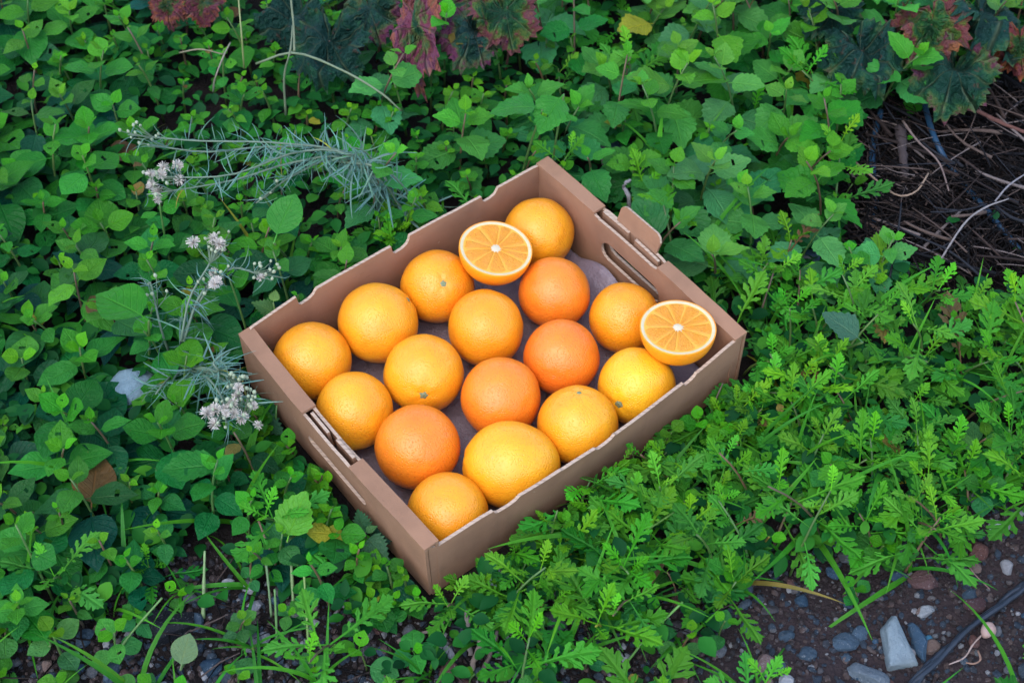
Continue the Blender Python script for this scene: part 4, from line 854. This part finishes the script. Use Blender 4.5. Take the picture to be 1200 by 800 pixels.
def ground_twigs():
    rg = random.Random(31); k = 0; n = 0
    browns = [(0.035, 0.025, 0.022), (0.06, 0.042, 0.036), (0.12, 0.085, 0.07), (0.010, 0.009, 0.009), (0.20, 0.16, 0.145), (0.03, 0.032, 0.038), (0.012, 0.012, 0.014)]
    while n < 290:
        px, py = rg.uniform(1000, 1260), rg.uniform(55, 320)
        if not inside(TWIGS, px, py): continue
        z = rg.uniform(.006, .04); p = at(px, py, z); a = rg.gauss(2.5, .7); ln = rg.uniform(.025, .13); r = rg.choice((.0006, .0008, .0009, .001, .0013, .0018, .0024)); nn = 7
        d = Vector((math.cos(a), math.sin(a), rg.uniform(-.15, .15))); e = Vector((-d.y, d.x, 0)); k1, k2 = rg.uniform(-.25, .25), rg.uniform(-.08, .12)
        kink = rg.uniform(.3, .7); kv = rg.uniform(-.5, .5) if rg.random() < .35 else 0
        pts = [d * ln * (t - .5) + e * ln * (k1 * (t - .5) ** 2 + kv * max(0, t - kink)) + Vector((0, 0, ln * k2 * (t - .5))) for t in [i / (nn - 1) for i in range(nn)]]
        lo = min(q.z for q in pts) + p.z
        if lo < .002: p.z += .004 - lo
        V, F = tube(pts, [r * (1 - .5 * i / nn) * rg.uniform(.8, 1.2) for i in range(nn)], 5); o = put('twig', mesh('twig', V, F, [WOOD]), None, p); c = rg.choice(browns); o.color = (*c, 1)
        tag(o, 'thin dry brown twig in the dark heap under the red vine leaves' if r < .0018 else 'thicker dry twig in the dark heap under the red vine leaves', 'twig', 'thin twigs of the heap' if r < .0018 else 'thick twigs of the heap'); n += 1; RELABEL.append((o, ('thin ' if r < .0018 else 'thick ') + ('pale' if c[0] > .2 else 'dark' if c[0] < .055 else 'brown') + ' dry twig', p))
    stick('twig', [(1000, 188, .03), (1028, 212, .035), (1052, 229, .035), (1074, 224, .04), (1088, 203, .045)], .0013, .0010, (0.34, 0.24, 0.17), 'long bent tan stalk arching over the twig heap', 'twig')
    stick('twig', [(1100, 308, .03), (1130, 262, .045), (1155, 243, .05), (1182, 233, .055)], .0012, .0008, (0.30, 0.27, 0.26), 'long pale grey stalk slanting across the twig heap', 'twig')
    stick('twig', [(1166, 236, .045), (1185, 215, .05), (1225, 190, .05)], .0011, .0008, (0.26, 0.24, 0.25), 'pale stalk forking off to the edge of the heap', 'twig')
    stick('twig', [(1058, 142, .04), (1075, 165, .045), (1100, 190, .04), (1112, 224, .035)], .0015, .0009, (0.22, 0.16, 0.14), 'tan split stalk in the middle of the heap', 'twig')
    stick('twig', [(1115, 120, .05), (1145, 130, .045), (1175, 145, .04), (1215, 160, .03)], 0.0028, .0020, (0.16, 0.075, 0.06), 'reddish vine shoot running out of the red leaves over the heap', 'twig', knots=.0008)
    stick('twig', [(1054, 150, .03), (1058, 180, .03), (1060, 212, .015)], .0062, .005, (0.07, 0.055, 0.055), 'thick dark stump-like stick standing in the twig heap', 'twig', knots=.001)
    V, F = [], []
    for _ in range(9500):
        if rg.random() < .68: px, py = rg.uniform(985, 1330), rg.uniform(20, 330); ok = inside(TWIGS, px, py)
        else: px, py = rg.uniform(-150, 1300), rg.uniform(-60, 880); ok = zone(px, py) in ('twigs', 'sparse', 'front_l', 'bare_l') or (rg.random() < .3 and zone(px, py) != 'bare_r')
        if not ok: continue
        p = at(px, py, .01)
        if box_gap(p) < .01: continue
        p.z = soil_z(p.x, p.y) + rg.uniform(.001, .014 if not inside(TWIGS, px, py) else .03); a = rg.uniform(0, 6.28); ln = rg.uniform(.008, .045); d = Vector((math.cos(a), math.sin(a), rg.uniform(-.2, .2))) * ln; r = rg.uniform(.0004, .0011)
        b = len(V); tv, tf = tube([p - d * .5, p + Vector((rg.uniform(-1, 1), rg.uniform(-1, 1), .3)) * ln * .06, p + d * .5], [r, r, r * .6], 3, False); V += tv; F += [tuple(b + i for i in f) for f in tf]
    tag(put('straw_litter', mesh('straw_litter', V, F, [STRAW])), 'litter of fine dry straw on the dark soil', 'litter', kind='stuff')
ground_twigs()

# ------------------------------------------------------------------ stones
def rock_mesh(seed, sub=2, lo=.55, hi=.9):
    rg = random.Random(seed); bm = bmesh.new(); bmesh.ops.create_icosphere(bm, subdivisions=sub, radius=1)
    planes = [(Vector((rg.gauss(0, 1), rg.gauss(0, 1), rg.gauss(0, 1))).normalized(), rg.uniform(lo, hi)) for _ in range(9)]
    for v in bm.verts:
        p = v.co.copy()
        for n, d in planes:
            k = p.dot(n) - d
            if k > 0: p -= n * k
        v.co = p * (1 + .08 * noise.noise(p * 2 + Vector((seed, 0, 0))))
    me = bpy.data.meshes.new('stone'); bm.to_mesh(me); bm.free(); me.materials.append(STONE); return me
ROCKS = [rock_mesh(k, 3) for k in range(10)]
def stone(px, py, sx, sy, sz, rot, c, label, name='stone', group=None, me=None, cat='stone', lift=.35):
    p = at(px, py, 0); p.z = soil_z(p.x, p.y) + sz * lift; o = put(name, me or rnd.choice(ROCKS), None, p); o.scale = (sx, sy, sz); o.rotation_euler = (rnd.uniform(-.2, .2), rnd.uniform(-.2, .2), rot); o.color = (*c, 1); return tag(o, label, cat, group)
def wedge_rock():
    bm = bmesh.new(); vs_ = [bm.verts.new(v) for v in ((-.5, -1, -.4), (.75, -.95, -.4), (.2, 1.05, -.4), (-.45, .5, -.4), (-.55, -.85, .35), (.6, -.9, .25), (.08, .9, .4), (-.4, .45, .45), (.05, -.1, .62))]
    for f in ((0, 3, 2, 1), (0, 1, 5, 4), (1, 2, 6, 5), (2, 3, 7, 6), (3, 0, 4, 7), (4, 5, 8), (5, 6, 8), (6, 7, 8), (7, 4, 8)): bm.faces.new([vs_[i] for i in f])
    bmesh.ops.bevel(bm, geom=bm.edges[:], offset=.07, segments=1, affect='EDGES'); bmesh.ops.triangulate(bm, faces=bm.faces[:]); bmesh.ops.subdivide_edges(bm, edges=bm.edges[:], cuts=2, use_grid_fill=True)
    for v in bm.verts: v.co += Vector((noise.noise(v.co * 3), noise.noise(v.co * 3 + Vector((5, 0, 0))), noise.noise(v.co * 3 + Vector((0, 7, 0))))) * .05
    bmesh.ops.recalc_face_normals(bm, faces=bm.faces[:]); me = bpy.data.meshes.new('stone'); bm.to_mesh(me); bm.free(); me.materials.append(STONE); return me
stone(1050, 752, .025, .027, .019, .1, (0.211, 0.267, 0.291), 'large pale blue-grey wedge-shaped stone beside the black strip', me=wedge_rock())
stone(1077, 750, .0075, .024, .010, .25, (0.043, 0.087, 0.136), 'dark blue stone slab leaning on the pale wedge-shaped stone')
stone(1088, 748, .0065, .006, .005, .3, (0.043, 0.161, 0.248), 'small bright blue stone chip between slab and black strip')
stone(1085, 679, .017, .012, .008, -.2, (0.099, 0.053, 0.050), 'reddish brown flat stone below the feathery weeds on bare soil')
stone(1142, 708, .012, .010, .008, .4, (0.074, 0.037, 0.038), 'dark red squarish stone above the black strip')
stone(1145, 646, .011, .011, .009, .9, (0.105, 0.046, 0.037), 'rusty red stone at the edge of the weeds over bare soil')
stone(1086, 714, .010, .007, .006, .2, (0.260, 0.279, 0.291), 'whitish stone between the reddish stone and the wedge stone')
stone(1141, 588, .010, .013, .010, .5, (0.186, 0.198, 0.217), 'grey stone among the round leaves above the bare soil')
stone(1180, 665, .007, .009, .006, .5, (0.248, 0.248, 0.260), 'light grey chip on the bare soil beside a pinkish pebble')
stone(1020, 792, .022, .012, .010, -.5, (0.124, 0.155, 0.180), 'grey-blue flat stone at the bottom edge below the wedge stone')
stone(161, 474, .026, .023, .022, .3, (0.21, 0.31, 0.36), 'blue-grey stone half covered by broad weeds', lift=1.3, me=rock_mesh(61, 3, .86, .98))
stone(134, 478, .012, .012, .009, .3, (0.099, 0.074, 0.068), 'small brown stone beside the blue-grey one under the weeds')
stone(622, 668, .030, .016, .009, .5, (0.053, 0.068, 0.087), 'dark slate under the feathery weeds in front of the near wall')
stone(204, 738, .034, .015, .013, .28, (0.009, 0.011, 0.016), 'smooth black elongated stone in the gravel', me=rock_mesh(77, 3))
stone(180, 722, .022, .010, .009, .1, (0.012, 0.015, 0.020), 'flatter black stone behind the elongated black one')
stone(268, 685, .007, .006, .005, 0, (0.341, 0.347, 0.372), 'white pebble under the pale grass stalk by the black stone')
stone(300, 711, .009, .006, .005, .2, (0.279, 0.279, 0.310), 'whitish oblong pebble at the end of the black stone')
stone(735, 692, .014, .007, .006, .9, (0.068, 0.031, 0.025), 'brown bark-like chip in the gravel in front of the near wall')
stone(896, 780, .011, .010, .008, .9, (0.186, 0.124, 0.112), 'pinkish tan stone low in the gravel')
stone(838, 728, .012, .008, .007, .3, (0.043, 0.105, 0.167), 'blue stone under the feathery leaf in the gravel')
def shard():
    p = at(576, 684, .004); V = [(-.006, -.015, 0), (.008, -.012, .001), (.012, .008, .010), (-.004, .014, .014), (-.011, .002, .006), (0, 0, .013)]; V += [(x * .95, y * .95, z - .003) for x, y, z in V[:5]]
    F = [(0, 1, 5), (1, 2, 5), (2, 3, 5), (3, 4, 5), (4, 0, 5)] + [(i, i + 6, (i + 1) % 5 + 6, (i + 1) % 5) for i in range(5)] + [(10, 9, 8, 7, 6)]
    tag(put('plastic_shard', mesh('plastic_shard', V, F, [PLASTIC], smooth=False), None, p), 'shiny pale blue shard in front of the near wall', 'shard')
shard()
def bulb():
    p = at(1158, 738, .006); root = empty('snail_shell', p, 'pinkish coiled snail shell on bare soil beside the black strip', 'shell'); root.rotation_euler = (R(35), R(20), R(40)); n = 46; C, rr = [], []
    for i in range(n):
        t = i / (n - 1); a = t * 2.6 * 2 * math.pi; g = math.exp(-1.5 * (1 - t)); C.append(Vector((math.cos(a) * .0046 * g, math.sin(a) * .0046 * g, .0075 * (1 - g)))); rr.append(.0052 * g * (1 + .03 * math.sin(i * 2.1)))
    V, F = tube(C, rr, 14); put('shell', mesh('shell', V, F, [simple('shell', (0.30, 0.18, 0.15), (0.42, 0.29, 0.24), 170, .45, .4, .002)]), root)
    e, d = C[-1], (C[-1] - C[-2]).normalized(); V, F = tube([e - d * .0004, e + d * .0005], [.0049, .0049], 14); put('shell_opening', mesh('shell_opening', V, F, [simple('shell_opening', (0.10, 0.06, 0.05), (0.14, 0.08, 0.07), 170, .6, .2)]), root)
bulb()
stick('root_strand', [(1152, 742, .004), (1140, 755, .004), (1130, 770, .002), (1112, 778, .003)], .0009, .0006, (0.42, 0.32, 0.28), 'thin pale root trailing from the snail shell', 'root')
stick('root_strand', [(1146, 762, .003), (1149, 772, .005), (1142, 777, .003), (1132, 776, .003)], .0010, .0008, (0.32, 0.20, 0.15), 'curled brown root below the snail shell', 'root')
stick('root_strand', [(1130, 655, .003), (1142, 672, .004), (1160, 690, .003)], .0006, .0005, (0.30, 0.2, 0.17), 'hair-thin root on the bare soil by the rusty stone', 'root')
def pebbles():
    rg = random.Random(41); pal = [((0.045, 0.075, 0.105), 'slate blue'), ((0.10, 0.105, 0.115), 'grey'), ((0.105, 0.052, 0.045), 'reddish brown'), ((0.17, 0.115, 0.095), 'tan'), ((0.03, 0.065, 0.105), 'dark blue'), ((0.06, 0.055, 0.058), 'dark grey'), ((0.05, 0.07, 0.09), 'slate blue'), ((0.32, 0.32, 0.33), 'whitish')]
    small = [rock_mesh(200 + k, 2) for k in range(8)]; n = 0
    while n < 240:
        px, py = rg.uniform(-40, 1240), rg.uniform(560, 840); z = zone(px, py)
        if z not in ('bare_r', 'bare_l', 'sparse') or (z == 'bare_r' and rg.random() < .35): continue
        p = at(px, py, 0)
        if box_gap(p) < .015: continue
        s = rg.choice((.004, .005, .005, .006, .007, .009)) * rg.uniform(.85, 1.2); c, nm = rg.choice(pal); p.z = soil_z(p.x, p.y) + s * .25
        o = put('pebble', rg.choice(small), None, p); o.scale = (s * rg.uniform(.8, 1.3), s * rg.uniform(.8, 1.3), s * rg.uniform(.5, .8)); o.rotation_euler = (rg.uniform(-.4, .4), rg.uniform(-.4, .4), rg.uniform(0, 6)); k = rg.uniform(.75, 1.25); o.color = (c[0] * k, c[1] * k, c[2] * k, 1)
        where, grp = {'bare_r': ('on the bare soil around the black strip', 'pebbles around the black strip'), 'bare_l': ('in the gravel around the black stone', 'pebbles around the black stone'), 'sparse': ('in the gravel in front of the box corner', 'pebbles in front of the box corner')}[z]
        tag(o, f'{nm} pebble {where}', 'pebble', f'{nm} {grp}'); n += 1; RELABEL.append((o, ('large ' if s > .0075 else 'small ' if s < .005 else '') + f'{nm} pebble', p))
    bm = bmesh.new(); bmesh.ops.create_icosphere(bm, subdivisions=1, radius=1); bv = [v.co.copy() for v in bm.verts]; bf = [tuple(v.index for v in f.verts) for f in bm.faces]; bm.free(); V, F = [], []; m = 0
    for _ in range(42000):
        px, py = rg.uniform(-350, 1550), rg.uniform(520, 1100); z = zone(px, py)
        if z not in ('bare_r', 'bare_l', 'sparse', 'feather', 'front_l') or (z in ('feather', 'front_l') and rg.random() < .8) or (z == 'bare_r' and rg.random() < .2): continue
        p = at(px, py, 0)
        if box_gap(p) < .012: continue
        s = .0009 + .0033 * rg.random() ** 1.8; p.z = soil_z(p.x, p.y) + s * .2; sc = Vector((rg.uniform(.7, 1.3), rg.uniform(.7, 1.3), rg.uniform(.5, .9))) * s; rot = Euler((rg.uniform(-.6, .6), rg.uniform(-.6, .6), rg.uniform(0, 6))).to_matrix(); b = len(V)
        for v in bv: q = rot @ Vector((v.x * sc.x, v.y * sc.y, v.z * sc.z)) * rg.uniform(.8, 1.15); V.append(p + q)
        F += [tuple(b + i for i in f) for f in bf]
    tag(put('gravel', mesh('gravel', V, F, [GRAVEL], smooth=False)), 'fine mixed gravel scattered over the soil', 'gravel', kind='stuff')
pebbles()
# ------------------------------------------------------------------ labels that single out each of the many: counted off from a landmark towards the next
LANDMARKS = {'the far box corner': (640, 188), 'the flower-side corner': (274, 391), 'the near box corner': (505, 690), 'the cut-half corner': (870, 395), 'the locking tab': (760, 275), 'the slotted end wall': (385, 525), 'the near wall notch': (600, 605),
 'the near wall middle': (715, 530), 'the far wall middle': (470, 285), 'the blue-grey stone': (160, 466), 'the wedge-shaped stone': (1050, 752), 'the flat reddish stone': (1085, 679), 'the rusty red stone': (1145, 646), 'the grey stone': (1141, 588), 'the snail shell': (1158, 738), 'the long black stone': (204, 738),
 'the white pebble': (268, 685), 'the dark slate': (630, 672), 'the bark-like chip': (735, 692), 'the flat grey-blue stone': (1020, 792), 'the pinkish tan stone': (896, 780), 'the blue stone': (838, 728), 'the lower flower heads': (268, 490), 'the upper flower heads': (258, 280), 'the pale fluffy heads': (175, 215),
 'the sprawling grey stems': (330, 175), 'the largest pale leaf': (142, 360), 'the rounded pale leaf': (335, 262), 'the glossy blue-green leaf': (985, 388), 'the wide flat leaf': (226, 548), 'the heart-shaped leaf': (220, 765), 'the single toothed leaf': (352, 610), 'the lowest dark leaf': (45, 738), 'the pink vine leaf': (488, 50),
 'the yellow-green vine leaf': (590, 14), 'the teal vine leaf': (385, 48), 'the small red vine leaf': (196, 6), 'the magenta-rimmed leaf': (1010, 60), 'the orange vine leaf': (1092, 28), 'the red-blotched leaf': (1118, 82), 'the dry orange-brown leaf': (1196, 50), 'the broken stick': (560, 755), 'the hooked grey twig': (737, 228), 'the knobbly grey stick': (710, 190),
 'the long pale stalk': (1140, 260), 'the bent tan stalk': (1045, 218), 'the thick dark stick': (1058, 180), 'the forked pale stalk': (1195, 210), 'the short dry hose': (890, 571), 'the upper carpet corner': (0, 0), 'the carpet edge': (0, 400), 'the lower carpet corner': (0, 640), 'the gravel corner': (0, 800), 'the feathery edge': (1200, 470), 'the top edge': (800, 0), 'the strip end': (1070, 800), 'the bottom edge': (400, 800)}
ORD = 'first second third fourth fifth sixth seventh eighth ninth tenth eleventh twelfth'.split() + [f'{k}th' for k in range(13, 60)]
def relabel():
    names = list(LANDMARKS); cells = {}
    near_of = {a: sorted((b for b in names if b != a), key=lambda b: math.dist(LANDMARKS[a], LANDMARKS[b]))[:6] for a in names}
    for o, phrase, pos in RELABEL:
        x, y = px_of(pos); a = min(names, key=lambda n: math.dist((x, y), LANDMARKS[n])); ax, ay = LANDMARKS[a]; d = math.dist((x, y), (ax, ay)) + 1e-6
        b = max(near_of[a], key=lambda n: ((x - ax) * (LANDMARKS[n][0] - ax) + (y - ay) * (LANDMARKS[n][1] - ay)) / d / math.dist(LANDMARKS[a], LANDMARKS[n]))
        cells.setdefault((phrase, a, b), []).append((d, o.name, o))
    for (phrase, a, b), L_ in cells.items():
        for k, (d, _, o) in enumerate(sorted(L_, key=lambda t: t[:2])): o['label'] = f'{phrase}, {ORD[k]} from {a} towards {b}'
relabel()
